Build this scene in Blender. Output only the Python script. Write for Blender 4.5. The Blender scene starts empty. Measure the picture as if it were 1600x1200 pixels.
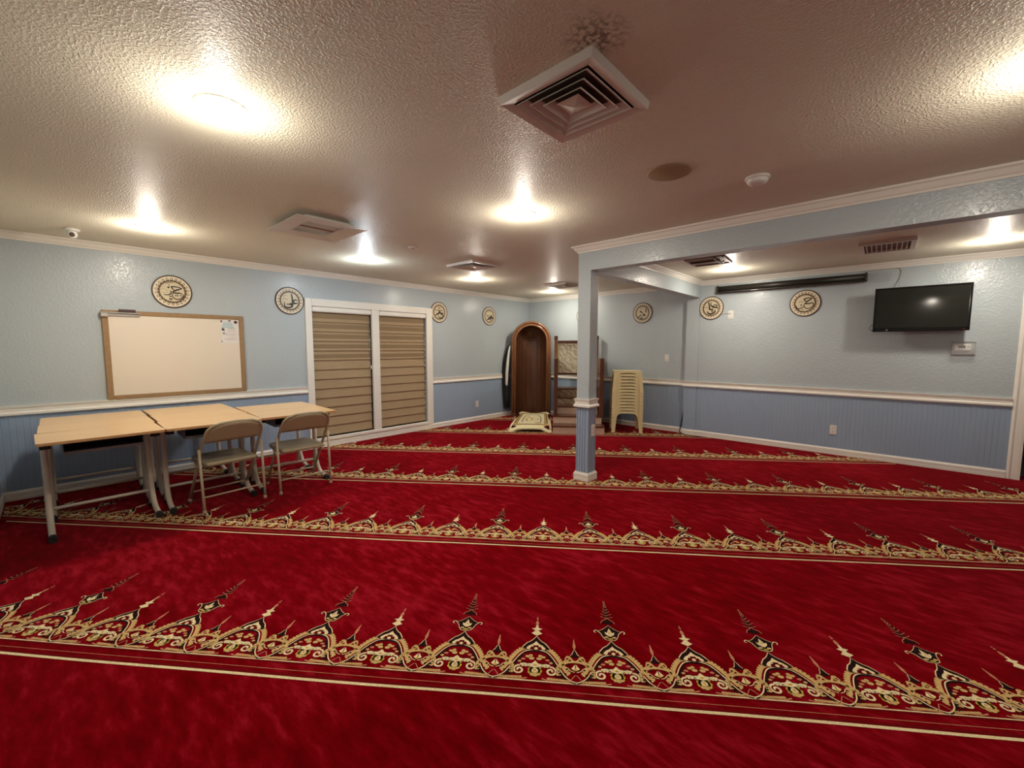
import bpy, math, random
import numpy as np
from mathutils import Vector, Matrix
random.seed(7)
S = bpy.context.scene
COL = S.collection

# ------------------------------------------------------------------ camera
cam_d = bpy.data.cameras.new('camera'); cam = bpy.data.objects.new('camera', cam_d); COL.objects.link(cam)
CX, CY, CZ = 5.5951, -6.613, 1.334
F_PX, PITCH, ROLL, YAW = 655.506, -0.0872, 0.0012, -0.7419
fw = Vector((math.sin(YAW)*math.cos(PITCH), math.cos(YAW)*math.cos(PITCH), math.sin(PITCH)))
rt = Vector((math.cos(YAW), -math.sin(YAW), 0)); up = rt.cross(fw)
r2 = math.cos(ROLL)*rt + math.sin(ROLL)*up; u2 = -math.sin(ROLL)*rt + math.cos(ROLL)*up
M = Matrix.Identity(4)
for i in range(3):
    M[i][0] = r2[i]; M[i][1] = u2[i]; M[i][2] = -fw[i]
M[0][3], M[1][3], M[2][3] = CX, CY, CZ
cam.matrix_world = M
cam_d.sensor_fit = 'HORIZONTAL'; cam_d.sensor_width = 36; cam_d.lens = F_PX/1600*36
cam_d.clip_start = 0.02
S.camera = cam

# ------------------------------------------------------------------ world, exposure
w = bpy.data.worlds.new('world'); S.world = w; w.use_nodes = True
w.node_tree.nodes['Background'].inputs[0].default_value = (0.02, 0.022, 0.03, 1)
w.node_tree.nodes['Background'].inputs[1].default_value = 0.3
S.view_settings.view_transform = 'Standard'; S.view_settings.look = 'None'
S.view_settings.exposure = 1.18; S.view_settings.gamma = 1.0
S.view_settings.use_curve_mapping = False
LAMP = 115.0           # strength of the downlight lenses
WATT = 4.2           # power of the fill light added below each lens

# ------------------------------------------------------------------ main dimensions (metres)
H = 2.305                       # ceiling
Y2 = -0.0745                    # right half of the far wall stands a little proud
XR, YF = 8.3, -6.99             # right wall, wall behind the camera
BY0, BY1, BZ = -3.094, -2.965, 2.07   # beam along the room, underside
BX0, BX1 = 3.25, 3.39
RT, RB = 0.826, 0.7395          # chair rail
BB = 0.084                      # baseboard
TH = 0.6419                     # carpet rows are turned this much
mA = Vector((math.cos(TH), math.sin(TH), 0)); nB = Vector((-math.sin(TH), math.cos(TH), 0))
D0, SP = -7.1668, 1.22
def AB(a, b, z=0.0):
    p = mA*a + nB*b; return Vector((p.x, p.y, z))

# ------------------------------------------------------------------ materials
def mat(name, col, rough=0.6, metal=0.0, spec=0.5, build=None, **kw):
    m = bpy.data.materials.new(name); m.use_nodes = True
    nt = m.node_tree; b = nt.nodes['Principled BSDF']
    b.inputs['Base Color'].default_value = (*col, 1); b.inputs['Roughness'].default_value = rough
    b.inputs['Metallic'].default_value = metal; b.inputs['Specular IOR Level'].default_value = spec
    for k, v in kw.items(): b.inputs[k.replace('_', ' ')].default_value = v
    if build: build(nt, b)
    return m
def nn(nt, t, **kw):
    n = nt.nodes.new(t)
    for k, v in kw.items():
        if k in n.inputs: n.inputs[k].default_value = v
        else: setattr(n, k, v)
    return n
def coords(nt, scale=(1, 1, 1), rot=(0, 0, 0)):
    tc = nn(nt, 'ShaderNodeNewGeometry'); mp = nn(nt, 'ShaderNodeMapping')
    mp.inputs['Scale'].default_value = scale; mp.inputs['Rotation'].default_value = rot
    nt.links.new(tc.outputs['Position'], mp.inputs['Vector']); return mp.outputs[0]
def objcoords(nt, scale=(1, 1, 1)):
    tc = nn(nt, 'ShaderNodeTexCoord'); mp = nn(nt, 'ShaderNodeMapping')
    mp.inputs['Scale'].default_value = scale
    nt.links.new(tc.outputs['Object'], mp.inputs['Vector']); return mp.outputs[0]
def noise(nt, vec, scale, detail=3, rough=0.5):
    n = nn(nt, 'ShaderNodeTexNoise'); n.inputs['Scale'].default_value = scale
    n.inputs['Detail'].default_value = detail; n.inputs['Roughness'].default_value = rough
    nt.links.new(vec, n.inputs['Vector']); return n.outputs['Fac']
def ramp(nt, fac, stops):
    r = nn(nt, 'ShaderNodeValToRGB')
    e = r.color_ramp.elements
    e[0].position, e[0].color = stops[0][0], (*stops[0][1], 1)
    e[1].position, e[1].color = stops[-1][0], (*stops[-1][1], 1)
    for p, c in stops[1:-1]:
        x = e.new(p); x.color = (*c, 1)
    nt.links.new(fac, r.inputs[0]); return r.outputs[0]
def bump(nt, b, h, strength=0.3, dist=0.01):
    n = nn(nt, 'ShaderNodeBump'); n.inputs['Strength'].default_value = strength; n.inputs['Distance'].default_value = dist
    nt.links.new(h, n.inputs['Height']); nt.links.new(n.outputs[0], b.inputs['Normal']); return n
def mth(nt, op, a, b=None):
    n = nn(nt, 'ShaderNodeMath', operation=op)
    for i, v in enumerate((a, b)):
        if v is None: continue
        if isinstance(v, (int, float)): n.inputs[i].default_value = v
        else: nt.links.new(v, n.inputs[i])
    return n.outputs[0]

def b_ceiling(nt, b):
    v = coords(nt)
    n1 = noise(nt, v, 95, 2, .5); n2 = noise(nt, v, 1.1, 2, .5)
    blobs = ramp(nt, n1, [(0.47, (0, 0, 0)), (0.60, (1, 1, 1))])
    c = ramp(nt, n2, [(0.3, (0.74, 0.70, 0.56)), (0.7, (0.79, 0.75, 0.61))])
    # soot stain on the ceiling beside the nearest vent
    tc = nn(nt, 'ShaderNodeNewGeometry'); d = nn(nt, 'ShaderNodeVectorMath', operation='DISTANCE'); d.inputs[1].default_value = (4.835, -5.40, H)
    nt.links.new(tc.outputs['Position'], d.inputs[0])
    k = mth(nt, 'MULTIPLY', mth(nt, 'SUBTRACT', 1.0, mth(nt, 'MINIMUM', mth(nt, 'MULTIPLY', d.outputs['Value'], 8.0), 1.0)), ramp(nt, noise(nt, v, 55, 4, .6), [(0.42, (0, 0, 0)), (0.62, (1, 1, 1))]))
    mx = nn(nt, 'ShaderNodeMixRGB'); nt.links.new(mth(nt, 'MINIMUM', mth(nt, 'MULTIPLY', k, 1.3), 0.8), mx.inputs[0]); nt.links.new(c, mx.inputs[1]); mx.inputs[2].default_value = (.12, .07, .04, 1)
    nt.links.new(mx.outputs[0], b.inputs['Base Color'])
    bump(nt, b, blobs, 0.7, 0.0035)
CEIL = mat('knockdown_ceiling_paint', (.7, .63, .56), 0.40, spec=0.26, build=b_ceiling)
def b_upper(nt, b):
    v = coords(nt)
    n1 = noise(nt, v, 50, 3, .5); n3 = noise(nt, coords(nt, (1, 1, 3.2)), 34, 2, .5)
    h = mth(nt, 'ADD', ramp(nt, n1, [(0.48, (0, 0, 0)), (0.62, (1, 1, 1))]), mth(nt, 'MULTIPLY', n3, 0.5))
    bump(nt, b, h, 0.25, 0.004)
UPPER = mat('pale_blue_grey_wall_paint', (0.47, 0.54, 0.575), 0.24, spec=0.5, build=b_upper)
def b_bead(nt, b):
    g = nn(nt, 'ShaderNodeNewGeometry'); s = nn(nt, 'ShaderNodeSeparateXYZ'); nt.links.new(g.outputs['Position'], s.inputs[0])
    t = mth(nt, 'FRACT', mth(nt, 'MULTIPLY', mth(nt, 'ADD', s.outputs[0], s.outputs[1]), 1/0.041))
    groove = mth(nt, 'GREATER_THAN', mth(nt, 'ABSOLUTE', mth(nt, 'SUBTRACT', t, 0.5)), 0.05)
    t2 = mth(nt, 'FRACT', mth(nt, 'MULTIPLY', mth(nt, 'ADD', s.outputs[0], s.outputs[1]), 1/0.082))
    g2 = mth(nt, 'SMOOTH_MIN', mth(nt, 'MULTIPLY', mth(nt, 'ABSOLUTE', mth(nt, 'SUBTRACT', t, 0.5)), 12), 1.0)
    nt.nodes.remove(g2.node) if False else None
    bump(nt, b, g2, 0.6, 0.004)
BEAD = mat('periwinkle_beadboard_paint', (0.325, 0.43, 0.57), 0.38, build=b_bead)
COLB = mat('column_board_paint', (0.325, 0.43, 0.57), 0.38)
TRIM = mat('cream_white_trim_paint', (0.86, 0.84, 0.77), 0.32)
WHITE = mat('white_plastic', (0.8, 0.79, 0.74), 0.35)
VENTM = mat('painted_vent_metal', (0.70, 0.66, 0.60), 0.4)
DARKV = mat('vent_dark_interior', (0.09, 0.065, 0.045), 0.8)
BROWNV = mat('brown_vent_duct', (0.22, 0.12, 0.08), 0.6)
TANDISC = mat('olive_tan_speaker_grille', (0.36, 0.27, 0.15), 0.7)

def b_carpet(nt, b):
    v = coords(nt, (1, 1, 1), (0, 0, -TH))
    n1 = noise(nt, coords(nt, (1.0, 3.0, 1), (0, 0, -TH)), 7.0, 5, .62)
    n2 = noise(nt, v, 1.0, 3, .6)
    n3 = noise(nt, v, 420, 2, .6)
    f = mth(nt, 'ADD', mth(nt, 'MULTIPLY', n1, 0.62), mth(nt, 'MULTIPLY', n2, 0.38))
    c = ramp(nt, f, [(0.36, (0.125, 0.0006, 0.002)), (0.5, (0.192, 0.001, 0.005)), (0.68, (0.35, 0.010, 0.022))])
    nt.links.new(c, b.inputs['Base Color'])
    bump(nt, b, mth(nt, 'ADD', n3, mth(nt, 'MULTIPLY', n1, 1.5)), 0.45, 0.004)
CARPET = mat('crimson_wool_carpet', (0.3, 0.01, 0.015), 0.95, spec=0.0, build=b_carpet, Sheen_Weight=0.10, Sheen_Roughness=0.3)
CARPET.node_tree.nodes['Principled BSDF'].inputs['Sheen Tint'].default_value = (1, 0.45, 0.45, 1)
def yarn(name, c, d=0.75):
    def bb(nt, b):
        n = noise(nt, coords(nt), 160, 2, .6)
        col = ramp(nt, n, [(0.35, tuple(x*d for x in c)), (0.65, c)])
        nt.links.new(col, b.inputs['Base Color']); bump(nt, b, n, 0.3, 0.002)
    return mat(name, c, 0.95, spec=0.05, build=bb)
Y_CREAM = yarn('cream_yarn', (0.95, 0.78, 0.46)); Y_TAN = yarn('golden_tan_yarn', (0.74, 0.50, 0.20))
Y_DARK = yarn('black_yarn', (0.022, 0.008, 0.008)); Y_OLIVE = yarn('olive_gold_yarn', (0.66, 0.46, 0.08))
Y_DRED = yarn('dark_red_yarn', (0.17, 0.003, 0.005)); Y_PINK = yarn('old_rose_yarn', (0.66, 0.26, 0.15))

def wood(name, c1, c2, sc=(6, 6, 1.2), rough=0.35, g=9, **kw):
    def bb(nt, b):
        n = noise(nt, objcoords(nt, sc), g, 6, .6)
        nt.links.new(ramp(nt, n, [(0.3, c1), (0.7, c2)]), b.inputs['Base Color'])
        bump(nt, b, n, 0.05, 0.002)
    return mat(name, c1, rough, build=bb, **kw)
DESKTOP = wood('beech_laminate', (0.70, 0.45, 0.22), (0.82, 0.56, 0.30), (14, 1.0, 6), 0.28, 3.0)
EDGE = wood('beech_edge_band', (0.50, 0.28, 0.11), (0.6, 0.36, 0.16), (1, 8, 8), 0.4)
MAHOG = wood('mahogany_veneer', (0.075, 0.026, 0.012), (0.15, 0.055, 0.026), (9, 9, 0.8), 0.28, 6)
MAHOG_L = wood('polished_mahogany_moulding', (0.20, 0.085, 0.036), (0.32, 0.145, 0.065), (9, 9, 0.8), 0.22, 6)
NICHE = wood('dark_red_niche_veneer', (0.062, 0.024, 0.011), (0.11, 0.043, 0.020), (12, 12, 0.5), 0.3, 6)
RISER = wood('pinkish_tan_riser_laminate', (0.56, 0.39, 0.28), (0.68, 0.50, 0.38), (3, 3, 8), 0.4, 5)
def b_dam(nt, b):
    v = objcoords(nt, (1, 1, 1)); wv = nn(nt, 'ShaderNodeTexWave'); wv.inputs['Scale'].default_value = 6; wv.inputs['Distortion'].default_value = 9
    wv.inputs['Detail'].default_value = 2; wv.inputs['Detail Scale'].default_value = 1.8; wv.bands_direction = 'DIAGONAL'
    nt.links.new(v, wv.inputs['Vector'])
    nt.links.new(ramp(nt, wv.outputs['Fac'], [(0.25, (0.62, 0.54, 0.36)), (0.6, (0.92, 0.88, 0.70))]), b.inputs['Base Color'])
DAMASK = mat('cream_damask_cloth', (0.7, 0.65, 0.5), 0.55, build=b_dam)
def b_dam2(nt, b):
    v = objcoords(nt, (1, 1, 1)); wv = nn(nt, 'ShaderNodeTexWave'); wv.inputs['Scale'].default_value = 6; wv.inputs['Distortion'].default_value = 8
    wv.inputs['Detail'].default_value = 2; wv.bands_direction = 'DIAGONAL'
    nt.links.new(v, wv.inputs['Vector'])
    nt.links.new(ramp(nt, wv.outputs['Fac'], [(0.35, (0.46, 0.35, 0.23)), (0.8, (0.66, 0.55, 0.38))]), b.inputs['Base Color'])
DAMASK2 = mat('tan_damask_riser_cloth', (0.5, 0.4, 0.28), 0.6, build=b_dam2)
OFFMETAL = mat('ivory_powder_coated_steel', (0.60, 0.53, 0.42), 0.35)
BEIGEMET = mat('beige_painted_steel', (0.42, 0.36, 0.225), 0.36, spec=0.5)
BEIGETUBE = mat('beige_enamel_tube', (0.54, 0.44, 0.30), 0.3)
RUBBER = mat('black_rubber', (0.012, 0.011, 0.011), 0.6)
TRAYM = mat('dark_grey_steel_tray', (0.08, 0.065, 0.06), 0.45)
STOOLP = mat('pale_yellow_plastic', (0.76, 0.66, 0.36), 0.38, Subsurface_Weight=0.0)
BLACKPL = mat('black_gloss_plastic', (0.006, 0.006, 0.006), 0.12)
SCREEN = mat('tv_screen_glass', (0.016, 0.017, 0.014), 0.09, spec=0.6)
BLACKM = mat('matt_black_casing', (0.022, 0.02, 0.014), 0.42)
CHROME = mat('brushed_metal', (0.5, 0.48, 0.45), 0.3, 1.0)
BOARD = mat('whiteboard_surface', (0.80, 0.73, 0.62), 0.32)
CORKF = wood('tan_board_frame', (0.30, 0.18, 0.085), (0.36, 0.23, 0.115), (4, 4, 4), 0.5, 8)
PAPER = mat('white_paper', (0.80, 0.78, 0.74), 0.6)
P_BLUE = mat('blue_print', (0.30, 0.50, 0.56), 0.6); P_DARK = mat('dark_print', (0.06, 0.06, 0.07), 0.6); P_GREY = mat('grey_print', (0.42, 0.37, 0.33), 0.6)
ERASER = mat('brown_eraser', (0.10, 0.045, 0.035), 0.6)
M_RIM = mat('dark_brown_rim', (0.075, 0.03, 0.018), 0.4); M_CREAM = mat('cream_disc_enamel', (0.80, 0.73, 0.55), 0.4)
M_CREAM2 = mat('pale_gold_disc_enamel', (0.70, 0.62, 0.42), 0.4); M_ORN = mat('bronze_brown_ornament', (0.13, 0.07, 0.028), 0.45); M_INK = mat('black_brown_lettering', (0.028, 0.012, 0.008), 0.4)
M_FAINT = mat('faint_gold_lettering', (0.42, 0.34, 0.18), 0.5)
def b_blind(nt, b):
    n = noise(nt, coords(nt, (1, 0.6, 30)), 14, 4, .6)
    nt.links.new(ramp(nt, n, [(0.3, (0.335, 0.235, 0.13)), (0.7, (0.43, 0.315, 0.185))]), b.inputs['Base Color'])
BLIND = mat('woven_tan_blind_fabric', (0.4, 0.29, 0.17), 0.75, build=b_blind)
BLIND2 = mat('sheer_tan_blind_fabric', (0.26, 0.18, 0.095), 0.8)
GLASS = mat('window_glass', (0.02, 0.025, 0.03), 0.05, spec=0.6)
CLEARP = mat('clear_acrylic', (0.85, 0.87, 0.88), 0.08, Alpha=0.12)
LCD = mat('grey_green_lcd', (0.10, 0.13, 0.08), 0.3)
ROBE = mat('black_robe_cloth', (0.010, 0.011, 0.009), 0.85); SCARF = mat('white_cotton', (0.78, 0.76, 0.70), 0.8)
def b_rug(nt, b):
    n = noise(nt, objcoords(nt), 120, 2, .6); bump(nt, b, n, .5, .004)
RUGM = mat('cream_plush_rug', (0.78, 0.70, 0.42), 0.9, spec=0.1, build=b_rug, Sheen_Weight=0.3)
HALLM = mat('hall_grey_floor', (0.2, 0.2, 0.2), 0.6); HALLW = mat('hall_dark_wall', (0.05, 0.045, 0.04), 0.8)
CORD = mat('black_cable', (0.01, 0.01, 0.01), 0.5); CORDW = mat('grey_cable', (0.42, 0.42, 0.38), 0.5)
LENS = bpy.data.materials.new('glowing_led_lens'); LENS.use_nodes = True
_b = LENS.node_tree.nodes['Principled BSDF']; _b.inputs['Emission Color'].default_value = (1.0, 0.885, 0.745, 1); _b.inputs['Emission Strength'].default_value = LAMP
_b.inputs['Base Color'].default_value = (0.9, 0.9, 0.85, 1)
LENS_C = LENS.copy(); LENS_C.name = 'cool_led_lens'; LENS_C.node_tree.nodes['Principled BSDF'].inputs['Emission Color'].default_value = (0.80, 0.93, 1.0, 1)

# ------------------------------------------------------------------ mesh builder
class MB:
    def __init__(s): s.v = []; s.f = []; s.mi = []; s.sm = []
    def add(s, V, Fc, mi=0, sm=False):
        o = len(s.v); s.v += [tuple(p) for p in V]
        s.f += [tuple(i+o for i in f) for f in Fc]; s.mi += [mi]*len(Fc); s.sm += [sm]*len(Fc); return s
    def box(s, x0, x1, y0, y1, z0, z1, mi=0, T=None):
        V = [Vector((x, y, z)) for x in (x0, x1) for y in (y0, y1) for z in (z0, z1)]
        if T is not None: V = [T @ p for p in V]
        return s.add(V, [(0, 1, 3, 2), (4, 6, 7, 5), (0, 4, 5, 1), (2, 3, 7, 6), (0, 2, 6, 4), (1, 5, 7, 3)], mi)
    def bbox(s, x0, x1, y0, y1, z0, z1, r=0.004, mi=0, T=None):
        # box with chamfered edges: three-slab hull
        r = min(r, (x1-x0)/2.01, (y1-y0)/2.01, (z1-z0)/2.01)
        def ring(z, i): return [Vector(p) for p in ((x0+r+i, y0+i, z), (x1-r-i, y0+i, z), (x1-i, y0+r+i, z), (x1-i, y1-r-i, z), (x1-r-i, y1-i, z), (x0+r+i, y1-i, z), (x0+i, y1-r-i, z), (x0+i, y0+r+i, z))]
        R = [ring(z0, r*.7), ring(z0+r, 0), ring(z1-r, 0), ring(z1, r*.7)]
        V = [p for q in R for p in q]
        if T is not None: V = [T @ p for p in V]
        Fc = [tuple(reversed(range(8))), tuple(range(24, 32))]
        for k in range(3):
            for i in range(8):
                j = (i+1) % 8; Fc.append((k*8+i, k*8+j, k*8+8+j, k*8+8+i))
        return s.add(V, Fc, mi)
    def tube(s, pts, r, n=10, mi=0, closed=False, caps=True, T=None):
        P = [Vector(p) for p in pts]; L = len(P); V = []; Fc = []
        rr = r if isinstance(r, (list, tuple)) else [r]*L
        prev = None
        for i in range(L):
            if closed: d = (P[(i+1) % L]-P[i-1])
            else: d = (P[min(i+1, L-1)]-P[max(i-1, 0)])
            d.normalize()
            if prev is None:
                a = Vector((0, 0, 1)) if abs(d.z) < .9 else Vector((1, 0, 0)); u = d.cross(a).normalized()
            else:
                u = (prev - d*prev.dot(d)); u.normalize()
            prev = u; v = d.cross(u)
            for k in range(n):
                t = 2*math.pi*k/n; V.append(P[i]+(u*math.cos(t)+v*math.sin(t))*rr[i])
        for i in range(L if closed else L-1):
            j = (i+1) % L
            for k in range(n):
                q = (k+1) % n; Fc.append((i*n+k, j*n+k, j*n+q, i*n+q))
        if T is not None: V = [T @ p for p in V]
        s.add(V, Fc, mi, True)
        if caps and not closed:
            o = len(s.v)-len(V)
            s.f += [tuple(o+k for k in range(n)), tuple(o+(L-1)*n+k for k in reversed(range(n)))]; s.mi += [mi]*2; s.sm += [False]*2
        return s
    def prof(s, prof, path, mi=0, closed=False, sm=False):
        # sweep a 2-D profile (out, up) along path of (point, outvec, upvec)
        n = len(prof); V = []
        for p, o, u in path:
            p, o, u = Vector(p), Vector(o), Vector(u)
            V += [p+o*a+u*b for a, b in prof]
        L = len(path); Fc = []
        for i in range(L if closed else L-1):
            j = (i+1) % L
            for k in range(n):
                q = (k+1) % n; Fc.append((i*n+k, i*n+q, j*n+q, j*n+k))
        if not closed: Fc += [tuple(reversed(range(n))), tuple((L-1)*n+k for k in range(n))]
        return s.add(V, Fc, mi, sm)
    def lathe(s, prof, c=(0, 0, 0), n=24, mi=0, T=None, sm=True, caps=True):
        V = []; c = Vector(c)
        for r, z in prof:
            for k in range(n):
                t = 2*math.pi*k/n; V.append(c+Vector((r*math.cos(t), r*math.sin(t), z)))
        if T is not None: V = [T @ p for p in V]
        Fc = []
        for i in range(len(prof)-1):
            for k in range(n):
                q = (k+1) % n; Fc.append((i*n+k, i*n+q, i*n+n+q, i*n+n+k))
        s.add(V, Fc, mi, sm)
        if not caps: return s
        o = len(s.v)-len(V)
        s.f += [tuple(o+k for k in reversed(range(n))), tuple(o+(len(prof)-1)*n+k for k in range(n))]; s.mi += [mi]*2; s.sm += [False]*2
        return s
    def poly(s, pts, t, O, U, Vv, N, mi=0):
        # flat outline (u,v) extruded by t along N from plane
        n = len(pts); O, U, Vv, N = map(Vector, (O, U, Vv, N))
        a = [O+U*p[0]+Vv*p[1] for p in pts]; b = [q+N*t for q in a]
        Fc = [tuple(reversed(range(n))), tuple(range(n, 2*n))]+[(i, (i+1) % n, n+(i+1) % n, n+i) for i in range(n)]
        return s.add(a+b, Fc, mi)
    def build(s, name, mats, parent=None, loc=None, T=None, **tags):
        if not isinstance(mats, (list, tuple)): mats = [mats]
        me = bpy.data.meshes.new(name); me.from_pydata(s.v, [], s.f)
        for m in mats: me.materials.append(m)
        me.polygons.foreach_set('material_index', s.mi); me.polygons.foreach_set('use_smooth', s.sm)
        me.update()
        o = bpy.data.objects.new(name, me); COL.objects.link(o)
        if parent is not None: o.parent = parent
        if loc is not None: o.location = loc
        tag(o, **tags); return o
def tag(o, label=None, cat=None, group=None, kind=None):
    if label: o['label'] = label
    if cat: o['category'] = cat
    if group: o['group'] = group
    if kind: o['kind'] = kind
    return o
def thing(name, label, cat, loc=(0, 0, 0), rz=0.0, group=None):
    o = bpy.data.objects.new(name, None); COL.objects.link(o); o.location = loc; o.rotation_euler = (0, 0, rz)
    o.empty_display_size = 0.1
    return tag(o, label, cat, group)
def copy_tree(o, parent=None):
    c = o.copy(); COL.objects.link(c); c.parent = parent
    for ch in list(o.children): copy_tree(ch, c)
    return c
def struct(mb, name, mats): return mb.build(name, mats, kind='structure')

# ------------------------------------------------------------------ room shell
floor = struct(MB().box(-.15, XR+.15, YF-.15, .15, -.1, 0), 'floor', CARPET)
struct(MB().box(-.15, XR+.15, YF-.15, .15, H, H+.1), 'ceiling', CEIL)
WY0, WY1, WZ0, WZ1 = -4.334, -2.554, 0.13, 1.862      # window opening
mb = MB()
mb.box(-.15, 0, YF, WY0, 0, H); mb.box(-.15, 0, WY1, 0.15, 0, H)
mb.box(-.15, 0, WY0, WY1, WZ1, H); mb.box(-.15, 0, WY0, WY1, 0, WZ0)
wl = struct(mb, 'wall_left', UPPER)
wb = struct(MB().box(0, 3.2, 0, .15, 0, H), 'wall_back', UPPER)
DX0, DX1, DZ = 6.577, 7.45, 2.03                       # doorway in the right half of the far wall
mb = MB(); mb.box(3.2, DX0, Y2, .15, 0, H); mb.box(DX0, DX1, Y2, .15, DZ, H); mb.box(DX1, XR, Y2, .15, 0, H)
mb.box(3.205, 3.388, Y2-.014, Y2, 0, BZ)
wr = struct(mb, 'wall_back_right', UPPER)
wside = struct(MB().box(XR, XR+.15, YF-.15, .15, 0, H), 'wall_right', UPPER)
wfront = struct(MB().box(-.15, XR, YF-.15, YF, 0, H), 'wall_front', UPPER)
# beams and column
mb = MB(); mb.box(BX0, XR, BY0, BY1, BZ, H); mb.box(BX0, BX1, BY1, Y2, BZ, H)
beam = struct(mb, 'trim_1', UPPER)
mb = MB(); mb.box(BX0, BX1, BY0, BY1+.01, RT-.03, BZ)
column = struct(mb, 'trim_2', UPPER)
MB().box(BX0+.009, BX1-.009, BY0+.009, BY1+.001, 0, RT-.03).build('beadboard_core', COLB, column)
for k in range(4):
    u0 = BX0+.012+k*.0295; v0 = BY0+.012+k*.0285
    for a in ((u0+.002, u0+.0275, BY0+.003, BY0+.0095), (u0+.002, u0+.0275, BY1, BY1+.007), (BX0+.003, BX0+.0095, v0+.002, v0+.0265), (BX1-.0095, BX1-.003, v0+.002, v0+.0265)):
        MB().bbox(a[0], a[1], a[2], a[3], 0, RT-.03, .002).build('board', COLB, column)
# corner battens on the lower column
for cx_, cy_ in ((BX0, BY0), (BX1-.012, BY0), (BX1-.012, BY1-.002), (BX0, BY1-.002)):
    MB().box(cx_, cx_+.012, cy_, cy_+.012, BB, RB+.02).build('corner_bead', COLB, column)

def rail_prof(): return [(0, 0), (.016, 0), (.024, .006), (.024, .022), (.017, .030), (.012, .034), (.012, .062), (.018, .068), (.022, .0865), (0, .0865)]
def base_prof(): return [(0, 0), (.016, 0), (.016, .03), (.013, .034), (.016, .04), (.016, .066), (.010, .074), (.007, BB), (0, BB)]
def crown_prof(): return [(0, -.064), (.008, -.064), (.012, -.052), (.020, -.046), (.034, -.026), (.040, -.018), (.052, -.012), (.056, -.004), (.056, 0), (0, 0)]
Z = Vector((0, 0, 1))
def run(name, prof, pts, z, mats=TRIM, kind='structure', parent=None, closed=False):
    """sweep a moulding along a floor polyline; pts = [(x, y)], room on the left-hand normal 'out'"""
    P = [Vector((x, y, z)) for x, y in pts]; L = len(P); path = []
    for i in range(L):
        def nrm(a, b):
            d = (b-a).normalized(); return Vector((d.y, -d.x, 0))
        if closed: n1 = nrm(P[i-1], P[i]); n2 = nrm(P[i], P[(i+1) % L])
        else:
            n1 = nrm(P[max(i-1, 0)], P[max(i, 1)]); n2 = nrm(P[min(i, L-2)], P[min(i+1, L-1)])
        o = (n1+n2); o = o/(1+n1.dot(n2)); path.append((P[i], o, Z))
    return MB().prof(prof, path, closed=closed).build(name, mats, parent, kind=kind)
# walking +y along the left wall puts the room (+x) on the right-hand normal
run('baseboard_left', base_prof(), [(0, YF), (0, 0), (3.2, 0)], 0)
run('baseboard_right', base_prof(), [(3.205, 0), (3.205, Y2-.014), (3.388, Y2-.014), (3.388, Y2), (6.484, Y2)], 0)
run('baseboard_far', base_prof(), [(7.545, Y2), (XR, Y2), (XR, YF), (0, YF)], 0)
run('trim_3', rail_prof(), [(0, YF), (0, -4.42)], RB)
run('trim_4', rail_prof(), [(0, -2.437), (0, 0), (3.205, 0), (3.205, Y2-.014), (3.388, Y2-.014), (3.388, Y2), (6.484, Y2)], RB)
run('trim_5', rail_prof(), [(7.545, Y2), (XR, Y2), (XR, YF), (0, YF)], RB)
run('trim_6', crown_prof(), [(0, YF), (0, 0), (BX0, 0), (BX0, BY0), (XR, BY0), (XR, YF), (0, YF)], H)
run('trim_7', crown_prof(), [(BX1, BY1), (BX1, Y2), (XR, Y2), (XR, BY1), (BX1, BY1)], H)
cb = [(BX0, BY1+.01), (BX0, BY0), (BX1, BY0), (BX1, BY1+.01)]
def outward(c): return c
run('rail_band', rail_prof(), outward(cb), RB, kind=None, parent=column, closed=True)
run('base_trim', base_prof(), outward(cb), 0, kind=None, parent=column, closed=True)
# beadboard wainscot, one panel per wall stretch
def wains(x0, x1, y0, y1, par): MB().box(x0, x1, y0, y1, 0, RB+.03).build('wainscot_panel', BEAD, par)
wains(0, .005, YF, -4.42, wl); wains(0, .005, -2.437, 0, wl); wains(.005, 3.2, -.005, 0, wb)
wains(3.388, 6.49, Y2-.005, Y2, wr); wains(3.204, 3.389, Y2-.019, Y2-.014, wr); wains(7.54, XR, Y2-.005, Y2, wr)
wains(XR-.005, XR, YF, Y2-.005, wside); wains(.005, XR-.005, YF, YF+.005, wfront)

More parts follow.
